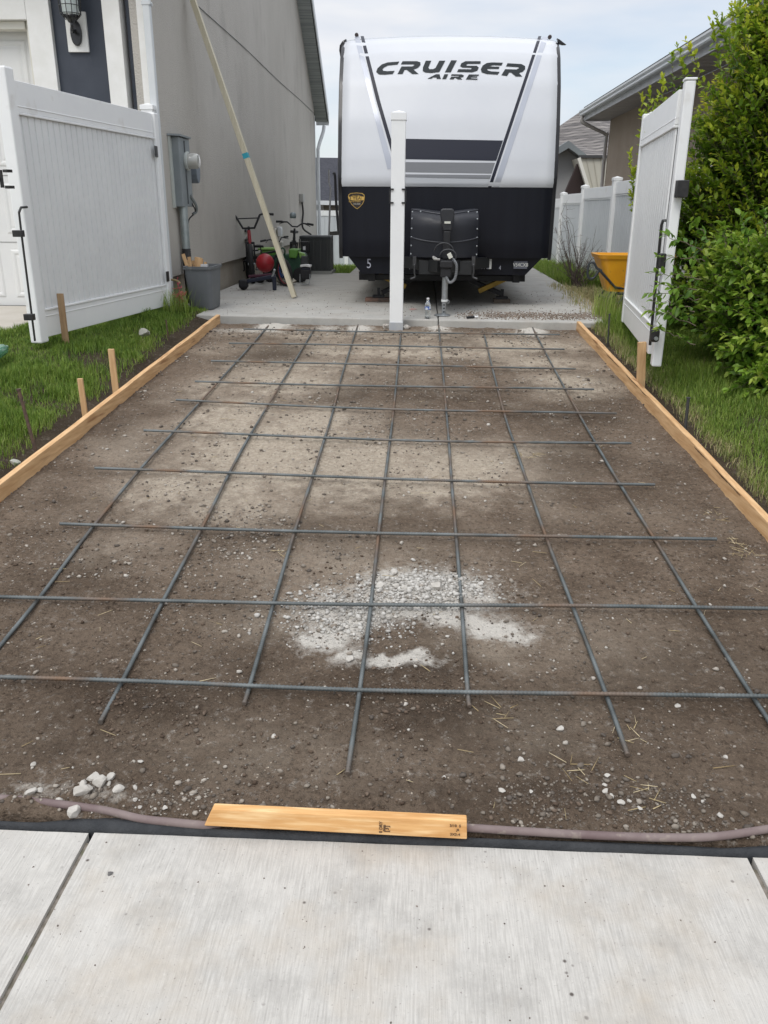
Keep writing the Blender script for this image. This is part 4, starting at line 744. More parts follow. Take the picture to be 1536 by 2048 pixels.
ds = MB(); P = spl([(XE-.06, YR+.0, 3.13), (XE-.05, YR+.0, 3.0), (XE+.25, YR+.02, 2.86), (XR-.06, YR+.02, 2.72), (XR-.06, YR+.02, 2.5), (XR-.06, YR+.02, -.3)], 4); ds.tube(P, .042, 8); ds.build('downspout', M('downspout_tan', (.40, .38, .36), .5), hr_, smooth=50)
MB().prism([(XE-.02, 2.0, 3.275), (XE-.02, YR+.13, 3.275), (10, YR+.13, 5.9), (10, 2.0, 5.9)], (0, 0, .05)).build('roof', shingle, hr_)
# ================================================================ FAR HOUSES
def PYv(px, py, Y): return tuple(float(a) for a in PY(px, py, Y))
fh = empty('house', (10, 38, -1), 'distant house with grey shingle hip roof and gables right of trailer', 'house')
# hip roof: visible slope from eave up to a ridge falling to the left
e0, e1 = PYv(1090, 313, 38), PYv(1235, 313, 38); r0, r1 = PYv(1178, 211, 44), PYv(1330, 205, 44); lf = PYv(1080, 300, 44)
MB().add([e0, e1, r1, r0, PYv(1090, 272, 44), (e0[0]-.5, 52, e0[2]), (e1[0]+6, 52, e0[2]), (e1[0]+6, 38, e0[2])], [(0, 1, 2, 3, 4), (4, 3, 5), (0, 4, 5), (3, 2, 6, 5), (2, 7, 6), (1, 7, 2)]).build('roof', shingle, fh)
wx0, wz = e0[0]+.3, e0[2]-.05
MB().box((wx0, 38.4, -1.2), (e1[0]+5.8, 51.5, wz)).build('wall', M('far_wall', (.36, .35, .34), .9), fh)
far_grey = M('far_gable_grey', (.40, .40, .395), .9); fg = M('far_fascia', (.15, .165, .17), .7)
ap, gl, gr = PYv(1137, 292, 37), PYv(1085, 335, 37), PYv(1190, 335, 37)
MB().prism([ap, gl, (gl[0], 37, -1.2), (gr[0], 37, -1.2), gr], (0, 2.5, 0)).build('gable_wall', far_grey, fh)
for a, b in ():
    a = np.array(a)+[0, -.3, .12]; b = np.array(b)+[0, -.3, -.02]; MB().bar(a, b, .7, .30, up=(0, 0, 1)).build('gable_fascia', fg, fh)
MB().prism([PYv(x, y, 36.2) for x, y in [(1085, 320), (1085, 331), (1119, 307), (1137.5, 296), (1160, 312), (1162, 316), (1180, 316), (1175, 311), (1137.5, 281), (1119, 293)]], (0, .8, 0)).build('gable_fascia', fg, fh)
sd_ = M('cream_siding', (.50, .48, .40), .8, c2=(.46, .44, .37), ns=1)
a1_, a2_, a3_, a4_ = PYv(1157, 316, 35), PYv(1216, 316, 35), PYv(1216, 400, 35), PYv(1183, 400, 35)
MB().prism([a1_, a2_, a3_, a4_], (0, 1.6, 0)).build('porch_gable', sd_, fh)
for k in range(1, 4):
    t = k/4; u = np.array(a1_)*(1-t)+np.array(a2_)*t; w_ = np.array(a4_)*(1-t)+np.array(a3_)*t; MB().bar(u+[0, -.01, 0], w_+[0, -.01, 0], .03, .02).build('siding_seam', M('siding_seam', (.36, .34, .28), .8), fh)
MB().bar(np.array(a1_)+[0, -.06, 0], np.array(a4_)+[0, -.06, 0], .12, .12).build('porch_rake', M('cream_trim', (.66, .64, .57)), fh)
MB().bar(np.array(a1_)+[0, -.05, .05], np.array(a2_)+[0, -.05, .05], .1, .1).build('porch_ridge', M('dark_pin', (.045, .045, .045)), fh)
v1, v2, v3 = PYv(1156, 326, 35.5), PYv(1124, 400, 35.5), PYv(1178, 400, 35.5)
MB().prism([v1, v2, v3], (0, .3, 0)).build('porch_opening', M('porch_dark', (.035, .022, .02), .8), fh)
# left far house
fl = empty('house', (-4, 44, -1), 'distant house with charcoal roof seen between stucco wall and trailer', 'house')
q0, q1, q2, q3 = PYv(560, 400, 44), PYv(700, 402, 44), PYv(700, 316, 49), PYv(560, 314, 49)
MB().add([q0, q1, q2, q3, (q0[0], 60, q0[2]), (q1[0]+2, 60, q0[2])], [(0, 1, 2, 3), (3, 2, 5, 4)]).build('roof', dark_shingle, fl)
MB().bar(np.array(q0)+[0, 0, -.1], np.array(q1)+[0, 0, -.1], .12, .2).build('gutter', cool_trim, fl)
tw = M('taupe_wall', (.235, .215, .18), .9); MB().box((q0[0]+.3, 44.5, -1.2), (q1[0]-.2, 59, q0[2]-.02)).build('wall', tw, fl)
w0, w1 = PYv(641, 410, 44.4), PYv(647, 440, 44.4)
wnd = MB().box((w0[0], 44.42, w1[2]), (w1[0], 44.49, w0[2])).build('window', M('window_white', (.7, .7, .68), .5), fl)
MB().box((w0[0]+.06, 44.38, w1[2]+.08), (w1[0]-.06, 44.41, w0[2]-.08)).build('pane', M('dark_pane', (.02, .02, .025)), wnd)
# ================================================================ FENCES
def vpanel(mb, p, q, z0_, z1_, pitch=.085, dep=.006, th=.02, side=1):
    """tongue and groove vertical boards between p and q, grooves on both faces"""
    p = np.array([p[0], p[1]], float); q = np.array([q[0], q[1]], float); Ld = np.linalg.norm(q-p); u = (q-p)/Ld; n = np.array([-u[1], u[0]]); c = max(1, int(round(Ld/pitch))); w = Ld/c; prof = []
    for i in range(c): prof += [(i*w+.004, 1), ((i+1)*w-.016, 1), ((i+1)*w-.011, 0), ((i+1)*w-.001, 0)]
    for s in (1, -1):
        G = [[(*(p+u*t+n*s*(th/2-(0 if e else dep))), z0_), (*(p+u*t+n*s*(th/2-(0 if e else dep))), z1_)] for t, e in prof]; mb.quads(G)
    return mb
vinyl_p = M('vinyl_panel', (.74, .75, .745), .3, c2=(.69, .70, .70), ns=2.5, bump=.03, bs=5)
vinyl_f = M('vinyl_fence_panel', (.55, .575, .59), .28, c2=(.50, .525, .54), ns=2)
def rail(mb, p, q, z0_, z1_, th): mb.bar((p[0], p[1], (z0_+z1_)/2), (q[0], q[1], (z0_+z1_)/2), th, z1_-z0_); return mb
def post(parent, x, y, z0_, z1_, w=.127, cap=True, ang=0, capname='cap'):
    ca, sa = math.cos(ang), math.sin(ang); Mx = Matrix(((ca, -sa, 0, x), (sa, ca, 0, y), (0, 0, 1, 0), (0, 0, 0, 1)))
    mb = MB(Mx); mb.box((-w/2, -w/2, z0_), (w/2, w/2, z1_)); o = mb.build('post', vinyl, parent, bevel=.006)
    if cap:
        k = w/2+.008; mb = MB(Mx); mb.box((-k, -k, z1_-.035), (k, k, z1_+.006)); mb.add([(-k, -k, z1_+.006), (k, -k, z1_+.006), (k, k, z1_+.006), (-k, k, z1_+.006), (0, 0, z1_+.03)], [(0, 1, 4), (1, 2, 4), (2, 3, 4), (3, 0, 4)]); mb.build(capname, vinyl, o, bevel=.002)
    return o
fr = empty('vinyl_fence', (3.0, 14, -.3), 'long white vinyl privacy fence running back behind the wheelbarrow', 'fence')
ys_ = [6.1, 8.75, 11.42, 14.09, 16.81, 19.33, 21.9, 24.5, 27.1]; ztp = np.interp(ys_, [6, 14.09, 16.81, 19.33, 27], [1.66, 1.54, 1.485, 1.40, 1.22])
for i, y in enumerate(ys_):
    post(fr, 3.0, y, ztp[i]-2.1, ztp[i], ang=0)
for i in range(len(ys_)-1):
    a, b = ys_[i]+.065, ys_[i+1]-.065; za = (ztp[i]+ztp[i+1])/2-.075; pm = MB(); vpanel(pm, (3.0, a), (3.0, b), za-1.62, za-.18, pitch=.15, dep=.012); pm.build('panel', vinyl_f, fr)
    rm_ = MB(); rail(rm_, (3.0, a), (3.0, b), za-.18, za, .05); rail(rm_, (3.0, a), (3.0, b), za-.205, za-.181, .036); rm_.build('top_rail', vinyl, fr, bevel=.004)
    rm_ = MB(); rail(rm_, (3.0, a), (3.0, b), za-1.8, za-1.62, .05); rm_.build('bottom_rail', vinyl, fr, bevel=.004)
fb = empty('vinyl_fence', (-1, 28, -.9), 'distant white vinyl fence across the rear yard beside far houses', 'fence')
xs2 = np.arange(-7.4, 6.1, 2.44)
for x in xs2: post(fb, x, 28, -1.0, 1.05)
for a, b in zip(xs2[:-1], xs2[1:]):
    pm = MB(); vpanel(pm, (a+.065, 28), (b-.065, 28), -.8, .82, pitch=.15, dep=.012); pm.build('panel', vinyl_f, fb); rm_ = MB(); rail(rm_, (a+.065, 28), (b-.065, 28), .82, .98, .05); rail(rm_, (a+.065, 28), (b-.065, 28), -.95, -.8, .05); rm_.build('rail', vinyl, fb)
# ================================================================ GATES
def gate(nm, hinge, free, zb, zt, label, pitch, th=.05, stile=.09, top=.235, bot=.225):
    g = empty(nm, (*hinge, zb), label, 'gate'); h = np.array(hinge, float); f = np.array(free, float); u = (f-h)/np.linalg.norm(f-h)
    a, b = h+u*stile, f-u*stile
    pm = MB(); vpanel(pm, a, b, zb+bot, zt-top, pitch=pitch, dep=.010, th=.028); pm.build('panel', vinyl_p, g)
    r = MB(); rail(r, a, b, zt-top+.02, zt, th); rail(r, a, b, zt-top+.001, zt-top+.019, th*1.25); rail(r, a, b, zt-top+.055, zt-top+.066, th*1.12); r.build('top_rail', vinyl, g, bevel=.004)
    r = MB(); rail(r, a, b, zb, zb+bot-.02, th); rail(r, a, b, zb+bot-.019, zb+bot-.001, th*1.25); rail(r, a, b, zb+bot-.066, zb+bot-.055, th*1.12); r.build('bottom_rail', vinyl, g, bevel=.004)
    return g, u, h, f
gL, u, h, f = gate('gate_leaf', (-2.765, 9.10), (-3.095, 6.55), .078, 1.955, 'white vinyl gate leaf swung open in front of the garage', .088)
for (p_, w_) in ((h, .09), (f, .11)):
    s = 1 if p_ is h else -1; c = p_+u*s*w_/2; ang = math.atan2(u[1], u[0]); ca, sa = math.cos(ang), math.sin(ang); Mx = Matrix(((ca, -sa, 0, c[0]), (sa, ca, 0, c[1]), (0, 0, 1, 0), (0, 0, 0, 1)))
    MB(Mx).box((-w_/2, -.05, .045 if s < 0 else .07), (w_/2, .05, 2.03 if s < 0 else 1.965)).build('stile', vinyl, gL, bevel=.012)
n_ = np.array([-u[1], u[0]]);  n_ = n_ if n_[0] > 0 else -n_
def gp(px, py, off=.055):                      # a point on the visible face of the left leaf
    d = ray(px, py); c = np.array([*(h+n_*off), 0]); nn3 = np.array([*n_, 0]); t = (c-C0).dot(nn3)/d.dot(nn3); return C0+d*t
rod = MB(); P = [gp(54, 414, .08), gp(42, 415, .075), gp(38, 425, .07), gp(43, 468, .07), gp(70, 682, .065)]; rod.tube([P[0], P[1], P[2]], .009, 8); rod.tube([P[2], P[3], P[4]], .0085, 8); rod.build('drop_rod', black, gL, smooth=50)
kb = MB()
for px, py in ((42, 467), (64, 634)): c = gp(px-5, py, .062); kb.bar(c+np.array([0, 0, -.024]), c+np.array([0, 0, .024]), .075, .05)
kb.build('rod_bracket', black, gL, bevel=.004)
lt = MB(); c = gp(12, 358, .06)
for dz in (.055, -.055): lt.bar(c+np.array([0, 0, dz]), c+np.array([.02, .04, dz]), .05, .02)
lt.bar(c+np.array([-.02, -.03, -.06]), c+np.array([-.02, -.03, .06]), .02, .02); lt.bar(c+np.array([-.02, -.03, 0]), c+np.array([-.10, -.19, .0]), .014, .014); lt.build('latch', black, gL)
for py in (303, 553): c = gp(313+(py-303)*.092, py, .056); MB().bar(c+np.array([-.005, -.035, .0]), c+np.array([-.005, .075, .0]), .01, .105, up=(0, 0, 1)).build('hinge', black, gL, bevel=.003)
pl_ = empty('gate_post', (-2.72, 9.21, 0), 'white capped vinyl gate post against the grey house corner', 'post'); c = PY(292, 212, 9.2); post(pl_, c[0]+.015, 9.22, -.1, float(c[2]), w=.12)
gR, u2, h2, f2 = gate('gate_leaf', (1.965, 8.3), (1.70, 6.18), .075, 1.845, 'white vinyl gate leaf folded back against the right bushes', .115)
ang = math.atan2(u2[1], u2[0]); ca, sa = math.cos(ang), math.sin(ang)
def MxR(c): return Matrix(((ca, -sa, 0, c[0]), (sa, ca, 0, c[1]), (0, 0, 1, 0), (0, 0, 0, 1)))
MB(MxR(h2+u2*.045)).box((-.045, -.03, .06), (.045, .03, 1.885)).build('stile', vinyl, gR, bevel=.008)
fo = f2-u2*.0+np.array([.028, 0]); MB(MxR(fo)).box((-.05, -.034, .005), (.05, .034, 1.885)).build('stile', vinyl, gR, bevel=.01)
MB(MxR(fo)).box((-.055, -.039, 1.885), (.055, .039, 1.90)).build('cap', vinyl, gR, bevel=.004)
n2 = np.array([-u2[1], u2[0]]); n2 = n2 if n2[0] < 0 else -n2
def gq(px, py, off=.05): d = ray(px, py); c = np.array([*(h2+n2*off), 0]); nn3 = np.array([*n2, 0]); t = (c-C0).dot(nn3)/d.dot(nn3); return C0+d*t
P = [PY(1332, 441, 6.16), PY(1326, 441, 6.16), PY(1323, 450, 6.17), PY(1300, 690, 6.19)]; rod = MB(); rod.tube(P, .0105, 8); rod.build('drop_rod', black, gR, smooth=50)
hb = MB(); c = PY(1360, 378, 6.10); hb.box((c[0]-.03, 6.05, c[2]-.055), (c[0]+.045, 6.12, c[2]+.055)); hb.build('hinge', black, gR, bevel=.004)
hb = MB(); c = PY(1308, 670, 6.11); hb.box((c[0]-.035, 6.05, c[2]-.045), (c[0]+.028, 6.115, c[2]+.05)); o_ = hb.build('lock', black, gR, bevel=.02, seg=3)
c = PY(1312, 677, 6.045); MB().lathe((c[0], 6.035, c[2]), [(.014, 0), (.014, .014)], 16, 'y').build('keyhole', galv, o_)
c = PY(1323, 521, 6.12); MB().box((c[0]-.03, 6.07, c[2]-.05), (c[0]+.02, 6.12, c[2]+.05)).build('rod_bracket', black, gR, bevel=.01)
pr_ = empty('gate_post', (2.1, 8.42, 0), 'white vinyl gate post hidden behind the right gate leaf', 'post'); post(pr_, 2.06, 8.40, -.3, 1.9, w=.10)
# centre post
cp = empty('gate_post', (-.27, 8.6, -.08), 'lone white vinyl post standing before the trailer at the slab edge', 'post')
xL, xR_ = PY(779, 640, 8.52)[0], PY(805.5, 640, 8.52)[0]; pc = (xL+xR_)/2; pw = xR_-xL; tx = PY(797.5, 222, 8.52)
Mx = Matrix(((1, 0, (tx[0]-pc)/(tx[2]+.08), pc+ (tx[0]-pc)/(tx[2]+.08)*.08), (0, 1, 0, 8.58), (0, 0, 1, 0), (0, 0, 0, 1)))
MB(Mx).box((-pw/2, -.06, -.075), (pw/2, .066, tx[2]-.03)).build('post', vinyl, cp, bevel=.006)
k = pw/2+.006; mb = MB(Mx); mb.box((-k, -.067, tx[2]-.075), (k, .073, tx[2]-.012)); mb.add([(-k, -.067, tx[2]-.012), (k, -.067, tx[2]-.012), (k, .073, tx[2]-.012), (-k, .073, tx[2]-.012), (0, 0, tx[2]+.012)], [(0, 1, 4), (1, 2, 4), (2, 3, 4), (3, 0, 4)]); mb.build('cap', vinyl, cp, bevel=.002)
for py in (378.5, 405.5):
    z_ = PY(795, py, 8.52)[2]
    for s in (-1, 1): x_ = pc+(tx[0]-pc)*.6+s*pw/2; MB().box((min(x_-s*.028, x_+s*.012), 8.505, z_-.007), (max(x_-s*.028, x_+s*.012), 8.519, z_+.007)).build('latch_strap', black, cp)
za, zb2 = PY(795, 381, 8.52)[2], PY(795, 403, 8.52)[2]
for s in (-1, 1): x_ = pc+(tx[0]-pc)*.6+s*(pw/2+.012); MB().box((x_-.004, 8.51, zb2), (x_+.004, 8.58, za)).build('latch_plate', black, cp)
sg = M('grey_sleeve', (.36, .38, .41), .6, c2=(.42, .43, .43), ns=12); MB().box((pc-pw/2-.004, 8.512, -.10), (pc+pw/2+.004, 8.65, -.005)).build('base_sleeve', sg, cp, bevel=.004)
for s in (-1, 1): V_, F_ = rock_v((pc+s*(pw/2+.03), 8.62, -.06), .05, .9, 5+s); MB().add(V_, F_).build('mortar_lump', stone_w, cp)
# ================================================================ TRAVEL TRAILER
XC, HW = .240, 1.200
gel = M('white_gelcoat', (.56, .575, .605), .36, spec=.4, c2=(.585, .60, .625), ns=2)
tblk = M('black_gelcoat', (.006, .0065, .011), .42, spec=.25, c2=(.008, .009, .014), ns=2, scale=(6, 1, .3))
blk = M('matte_black', (.012, .012, .014), .6); trimb = M('black_trim', (.008, .008, .010), .3)
PZ = [.55, .60, 1.30, 1.34, 1.40, 1.60, 2.0, 2.4, 2.7, 2.84, 2.90, 2.935]; PYf = [9.93, 9.90, 9.90, 9.878, 9.872, 9.90, 9.99, 10.13, 10.31, 10.46, 10.60, 10.80]
def sprof(z): return np.interp(z, PZ, PYf)
def SF(x, z, off=0):
    u = abs(x)/HW; y = sprof(z)+.05*u*u+.05*max(0, (u-.9)/.1)**2; zz = z-.036*u*u*max(0, z-1.3)/1.6
    return np.array((XC+x, y-off, zz))
def onS(px, py, off=.004):
    Y = 10.0
    for _ in range(14):
        p = PY(px, py, Y); x = p[0]-XC; u = abs(x)/HW; z = p[2]+.036*u*u*max(0, p[2]-1.3)/1.6; Y = float(sprof(z)+.05*u*u+.05*max(0, (u-.9)/.1)**2-off)
    p = PY(px, py, Y); return p+np.array((0, 0, off*1.5*float(np.clip((p[2]-2.72)/.1, 0, 1))))
tr_ = empty('travel_trailer', (XC, 9.9, 0), 'white and black travel trailer parked nose-on upon the rear slab', 'trailer')
xs3 = np.concatenate([np.linspace(-HW, -HW*.9, 6), np.linspace(-HW*.9, HW*.9, 25)[1:-1], np.linspace(HW*.9, HW, 6)])
zz1 = np.concatenate([np.linspace(1.302, 1.6, 12), np.linspace(1.6, 2.7, 16)[1:], np.linspace(2.7, 2.935, 12)[1:]])
MB().quads([[SF(x, z) for x in xs3] for z in zz1]).build('front_cap', gel, tr_, smooth=True)
MB().quads([[SF(x, z) for x in xs3] for z in np.linspace(.55, 1.30, 8)]).build('front_skirt', tblk, tr_, smooth=True)
bd_ = MB(); cs = [(-HW, .55), (HW, .55), (HW, 2.87), (HW*.5, 2.92), (0, 2.935), (-HW*.5, 2.92), (-HW, 2.87)]
ring0 = [tuple(SF(x, min(z, 2.9))+np.array((0, .06, 0))) for x, z in cs]
bd_.add([(XC+x*.998, 10.06 if z < 1 else 10.86, z if z < 1 else z-.02) for x, z in cs]+[(XC+x*.998, 17.2, z) for x, z in cs], [(i, (i+1) % 7, 7+(i+1) % 7, 7+i) for i in range(7)]+[tuple(range(7, 14))])
for s in (-1, 1):                                # cheeks between the curved nose and the side walls
    z_ = np.linspace(.55, 2.93, 20); bd_.quads([[tuple(SF(s*HW, z)) for z in z_], [(XC+s*HW*.998, 11.0, float(SF(s*HW, z)[2])) for z in z_]])
bd_.build('body', gel, tr_)
for s in (-1, 1):
    P = [SF(s*(HW+.004), z, .0) for z in np.linspace(.53, 2.93, 40)]; mb = MB()
    mb.quads([[p+np.array((s*.0, -.014, 0))+np.array((-s*.022, -.004, 0)) for p in P], [p+np.array((s*.016, -.016, 0)) for p in P], [p+np.array((s*.026, .03, 0)) for p in P], [p+np.array((s*.026, .09, 0)) for p in P]])
    mb.build('corner_trim', trimb, tr_, smooth=50)
MB().tube([SF(x, 2.935)+np.array((0, .01, .0)) for x in xs3], .012, 6).build('roof_edge', M('roof_edge_grey', (.5, .53, .56), .4), tr_, smooth=True)
MB().quads([[SF(x, 1.300, .003), SF(x, 1.306, .004)] for x in xs3]).build('belt_line', trimb, tr_)
# decals follow the moulded nose
dkn = M('decal_navy', (.014, .016, .028), .45, spec=.3); slv = M('decal_silver', (.40, .42, .47), .3, metal=.25); gry = M('decal_grey', (.175, .18, .19), .3); cha = M('decal_charcoal', (.018, .023, .026), .5, spec=.2)
def strip(Lp, Rp, name, mat, off=.003, n=24, m=4):
    def at(P, t):
        k = t*(len(P)-1); i = min(int(k), len(P)-2); f = k-i; return P[i][0]*(1-f)+P[i+1][0]*f, P[i][1]*(1-f)+P[i+1][1]*f
    G = []
    for i in range(n+1):
        a, b = at(Lp, i/n), at(Rp, i/n); G.append([onS(a[0]*(1-j/m)+b[0]*j/m, a[1]*(1-j/m)+b[1]*j/m, off) for j in range(m+1)])
    return MB().quads(G).build(name, mat, tr_, smooth=True)
strip([(721, 73), (752.7, 202), (803, 374)], [(727.5, 73), (760.2, 202), (810, 374)], 'black_stripe', dkn)
strip([(709, 75), (735, 180), (775, 338)], [(719, 73.5), (749.5, 202), (788, 338)], 'silver_stripe', slv)
strip([(1076.7, 73), (976, 375)], [(1082.8, 73), (982.6, 375)], 'black_stripe', dkn)
strip([(1085.8, 74), (986, 375)], [(1095.5, 75), (998, 375)], 'silver_stripe', slv)
def band(y0l, y0r, y1l, y1r, xl0, xr0, xl1, xr1, name, mat): return strip([(xl0, y0l), (xl1, y1l)], [(xr0, y0r), (xr1, y1r)], name, mat, .0028, 8, 24)
band(277, 281, 318, 321.5, 785, 1006, 797, 992.5, 'navy_band', dkn)
band(324, 325.5, 344, 347, 799, 990, 805, 983.5, 'grey_band', gry)
band(348.5, 350, 354, 357.5, 806, 982.5, 808, 980, 'dark_band', gry)
band(355.5, 358.8, 372, 375.2, 809, 979.3, 812, 974.5, 'lower_band', M('decal_pale', (.52, .54, .57), .25))
# lettering, traced letter by letter as raised vinyl
LT = {'C': [(468, 245), (400, 250), (365, 262), (340, 285), (332, 305), (347, 320), (380, 322), (430, 318), (440, 300), (395, 302), (375, 300), (368, 292), (378, 280), (400, 268), (458, 262)],
 'R': [(488, 243), (575, 243), (593, 250), (594, 264), (578, 282), (552, 292), (582, 318), (545, 318), (512, 293), (500, 293), (488, 318), (458, 318), (482, 274), (545, 274), (560, 266), (552, 261), (478, 261)],
 'U': [(625, 240), (657, 240), (640, 280), (646, 290), (668, 290), (682, 283), (705, 240), (740, 240), (705, 306), (660, 312), (622, 309), (607, 300), (608, 280)], 'I': [(775, 238), (808, 238), (772, 308), (738, 308)],
 'S': [(949, 243), (948, 258), (875, 258), (862, 263), (870, 270), (925, 270), (938, 280), (930, 298), (900, 308), (810, 306), (818, 290), (890, 291), (898, 286), (891, 281), (842, 280), (828, 272), (835, 255), (860, 243)],
 'E': [(1080, 252), (1072, 268), (1022, 266), (996, 274), (1060, 276), (1056, 288), (986, 288), (992, 298), (1010, 303), (1060, 306), (1050, 322), (985, 318), (955, 308), (950, 290), (962, 268), (985, 254), (1015, 250)],
 'R2': [(1108, 255), (1190, 260), (1212, 272), (1212, 290), (1197, 305), (1175, 312), (1194, 333), (1157, 333), (1130, 310), (1118, 309), (1105, 330), (1072, 325), (1094, 290), (1160, 292), (1178, 284), (1170, 277), (1099, 273)],
 'a': [(636, 345), (685, 320), (706, 320), (714, 347), (690, 347), (688, 339), (668, 338), (659, 346)], 'i': [(735, 320), (757, 320), (745, 348), (722, 348)],
 'r': [(778, 320), (838, 321), (850, 327), (845, 336), (827, 340), (840, 350), (814, 350), (801, 341), (795, 341), (790, 349), (766, 349), (775, 335), (818, 334), (822, 329), (774, 328)],
 'e': [(880, 321), (940, 322), (936, 329), (901, 328), (898, 332), (930, 333), (926, 339), (893, 338), (890, 344), (932, 346), (928, 352), (862, 350)]}
for k, P in LT.items():
    P = [(640+x/2.954, 40+y/2.954) for x, y in P]; tri = geometry.tessellate_polygon([[Vector((x, y, 0)) for x, y in P]])
    a = [onS(x, y, .006) for x, y in P]; b = [onS(x, y, -.002) for x, y in P]; n = len(P)
    MB().add(a+b, [tuple(t) for t in tri]+[(i, (i+1) % n, n+(i+1) % n, n+i) for i in range(n)]).build('letter', cha, tr_)
# warranty shield
gold = M('shield_gold', (.62, .40, .10), .35, metal=.2); shb = M('shield_black', (.02, .014, .012), .4)
def flat(P, name, mat, off, parent=tr_, conv=lambda x, y: (660+x/8.533, 360+y/8.533)):
    P = [conv(*p) for p in P]; tri = geometry.tessellate_polygon([[Vector((x, y, 0)) for x, y in P]]); a = [onS(x, y, off) for x, y in P]; b = [onS(x, y, 0) for x, y in P]; n = len(P)
    return MB().add(a+b, [tuple(t) for t in tri]+[(i, (i+1) % n, n+(i+1) % n, n+i) for i in range(n)]).build(name, mat, parent)
o1 = [(310, 290), (315, 250), (350, 225), (450, 216), (550, 225), (585, 250), (592, 290), (585, 350), (555, 415), (505, 468), (462, 497), (415, 465), (365, 415), (325, 350)]
c_ = np.array((452, 340)); sh = flat(o1, 'shield_badge', gold, .004); flat([tuple(c_+(np.array(p)-c_)*.93) for p in o1], 'shield_field', shb, .0065, sh)
flat([(318, 286), (400, 276), (500, 276), (584, 286), (580, 342), (450, 352), (324, 340)], 'shield_band', gold, .009, sh)
def tx_(px, py, s, t, mat, off, sx=1, rot=0, par=tr_, nm='lettering'): text_mesh(nm, t, s, face_m(onS(px, py, off)), mat, par, sx)
tx_(712.8, 396.8, .052, '3 YEAR', shb, .012, 1.05, par=sh); tx_(712.5, 391.2, .014, 'STRUCTURAL', gold, .009, 1.1, par=sh); tx_(712.8, 403.4, .018, 'LIMITED WARRANTY', gold, .009, 1, par=sh)
tx_(713.6, 408, .020, 'CRUISER', M('pale_ink', (.55, .52, .45), .5), .009, 1.1, par=sh)
# clearance lamps, vent hood, roof fin
for px, py in ((713, 69), (1100, 73)):
    c = onS(px, py+4, 0)+np.array((0, .03, .02)); MB().lathe((c[0], c[1]-.03, c[2]), [(.014, 0), (.022, .012), (.022, .05)], 12, 'y').build('clearance_light', M('amber_dark', (.035, .02, .018), .4), tr_, smooth=40)
v = MB(); P = [(693, 76), (684, 82), (679, 90), (678, 100), (680, 112), (685, 119), (688, 108), (690, 90)]; v.prism([PY(x, y, 10.66) for x, y in P], (0, .12, 0)); v.build('awning_end', trimb, tr_, bevel=.02)
v = MB(); v.prism([PY(x, y, 10.62) for x, y in [(1114, 76), (1120, 79), (1126, 84), (1133, 89), (1125, 89), (1118, 87)]], (0, .06, 0)); v.build('roof_fin', trimb, tr_, bevel=.004)
MB().tube(spl([PY(666, 346, 10.9), PY(670, 352, 10.9), PY(672, 400, 10.9), PY(677, 462, 10.9)], 6), .016, 8).build('awning_arm', trimb, tr_, smooth=True)
MB().bar(PY(663, 467, 11.2), PY(680, 466, 10.7), .05, .045).build('side_step', trimb, tr_)
# belly pan and frame
bp = MB(); y_ = 10.0; zt__ = .552; q = [onS(696, 513)[0], onS(1084, 521)[0], PY(1051, 547, y_)[0], PY(723, 545, y_)[0]]; zb__ = PY(890, 549, y_)[2]
bp.add([(q[0], y_, zt__), (q[1], y_, zt__), (q[2], y_+.02, zb__), (q[3], y_+.02, zb__), (q[0], 17.1, zt__), (q[1], 17.1, zt__), (q[2], 17.1, zb__), (q[3], 17.1, zb__)], [(0, 1, 2, 3), (4, 7, 6, 5), (0, 3, 7, 4), (1, 5, 6, 2), (3, 2, 6, 7), (0, 4, 5, 1)]); bp.build('belly_pan', tblk, tr_)
fm = MB()
for x in (-.62, 1.10): fm.box((x-.04, 10.2, zb__-.10), (x+.04, 17.0, zb__-.004))
fm.box((-.8, 10.6, zb__-.12), (1.25, 10.68, zb__-.02)); fm.box((-.66, 10.3, zb__-.09), (1.14, 10.36, zb__-.03)); fm.build('chassis', blk, tr_)
tire = M('tyre_rubber', (.02, .02, .02), .85)
for x in (-.72, 1.20):
    for y in (13.9, 14.8):
        w = MB(); w.lathe((x-.1, y, .34), [(.2, 0), (.30, .0), (.34, .03), (.34, .17), (.30, .20), (.2, .2)], 28, 'x'); o = w.build('wheel', tire, tr_, smooth=40); MB().lathe((x-.075, y, .34), [(.08, -.03), (.19, -.0), (.19, .14), (.08, .16)], 20, 'x').build('rim', galv, o, smooth=40)
ax = PY(888, 560, 9.05)[0]; zA = PY(888, 525, 9.1)[2]
af = MB(); zf_ = .50
for x in (-.42, .90): af.bar((x, 10.3, zf_), (ax+(-.05 if x < 0 else .05), 9.2, zf_), .06, .12)
af.box((PY(838, 520, 9.35)[0], 9.36, PY(840, 549, 9.35)[2]), (PY(945, 520, 9.35)[0], 9.42, PY(840, 521, 9.35)[2])); af.build('hitch_frame', M('frame_black', (.018, .019, .020), .5), tr_, bevel=.004)
xa, xb = PY(820, 470, 9.33)[0], PY(958, 470, 9.33)[0]; z0_, z1_ = PY(890, 516, 9.33)[2], PY(890, 421, 9.33)[2]
U = np.linspace(-1, 1, 25); cxp, hwp = (xa+xb)/2, (xb-xa)/2
def pc_(u, v): return (cxp+hwp*u*(1-.02*v), 9.31+.10*abs(u)**2.5+.22*v**9+.012*math.sin(min(1, max(0, (v-.78)/.2))*math.pi)*(-1 if abs(u) > .25 else .3), z0_+(z1_-z0_)*(v+.03*math.cos(u*math.pi*1.0)*v**4*(-1)+.012))
G = [[pc_(u, v) for u in U] for v in np.linspace(0, 1, 22)]; cov = M('tank_cover', (.011, .012, .017), .42, c2=(.015, .016, .022), ns=3, spec=.4)
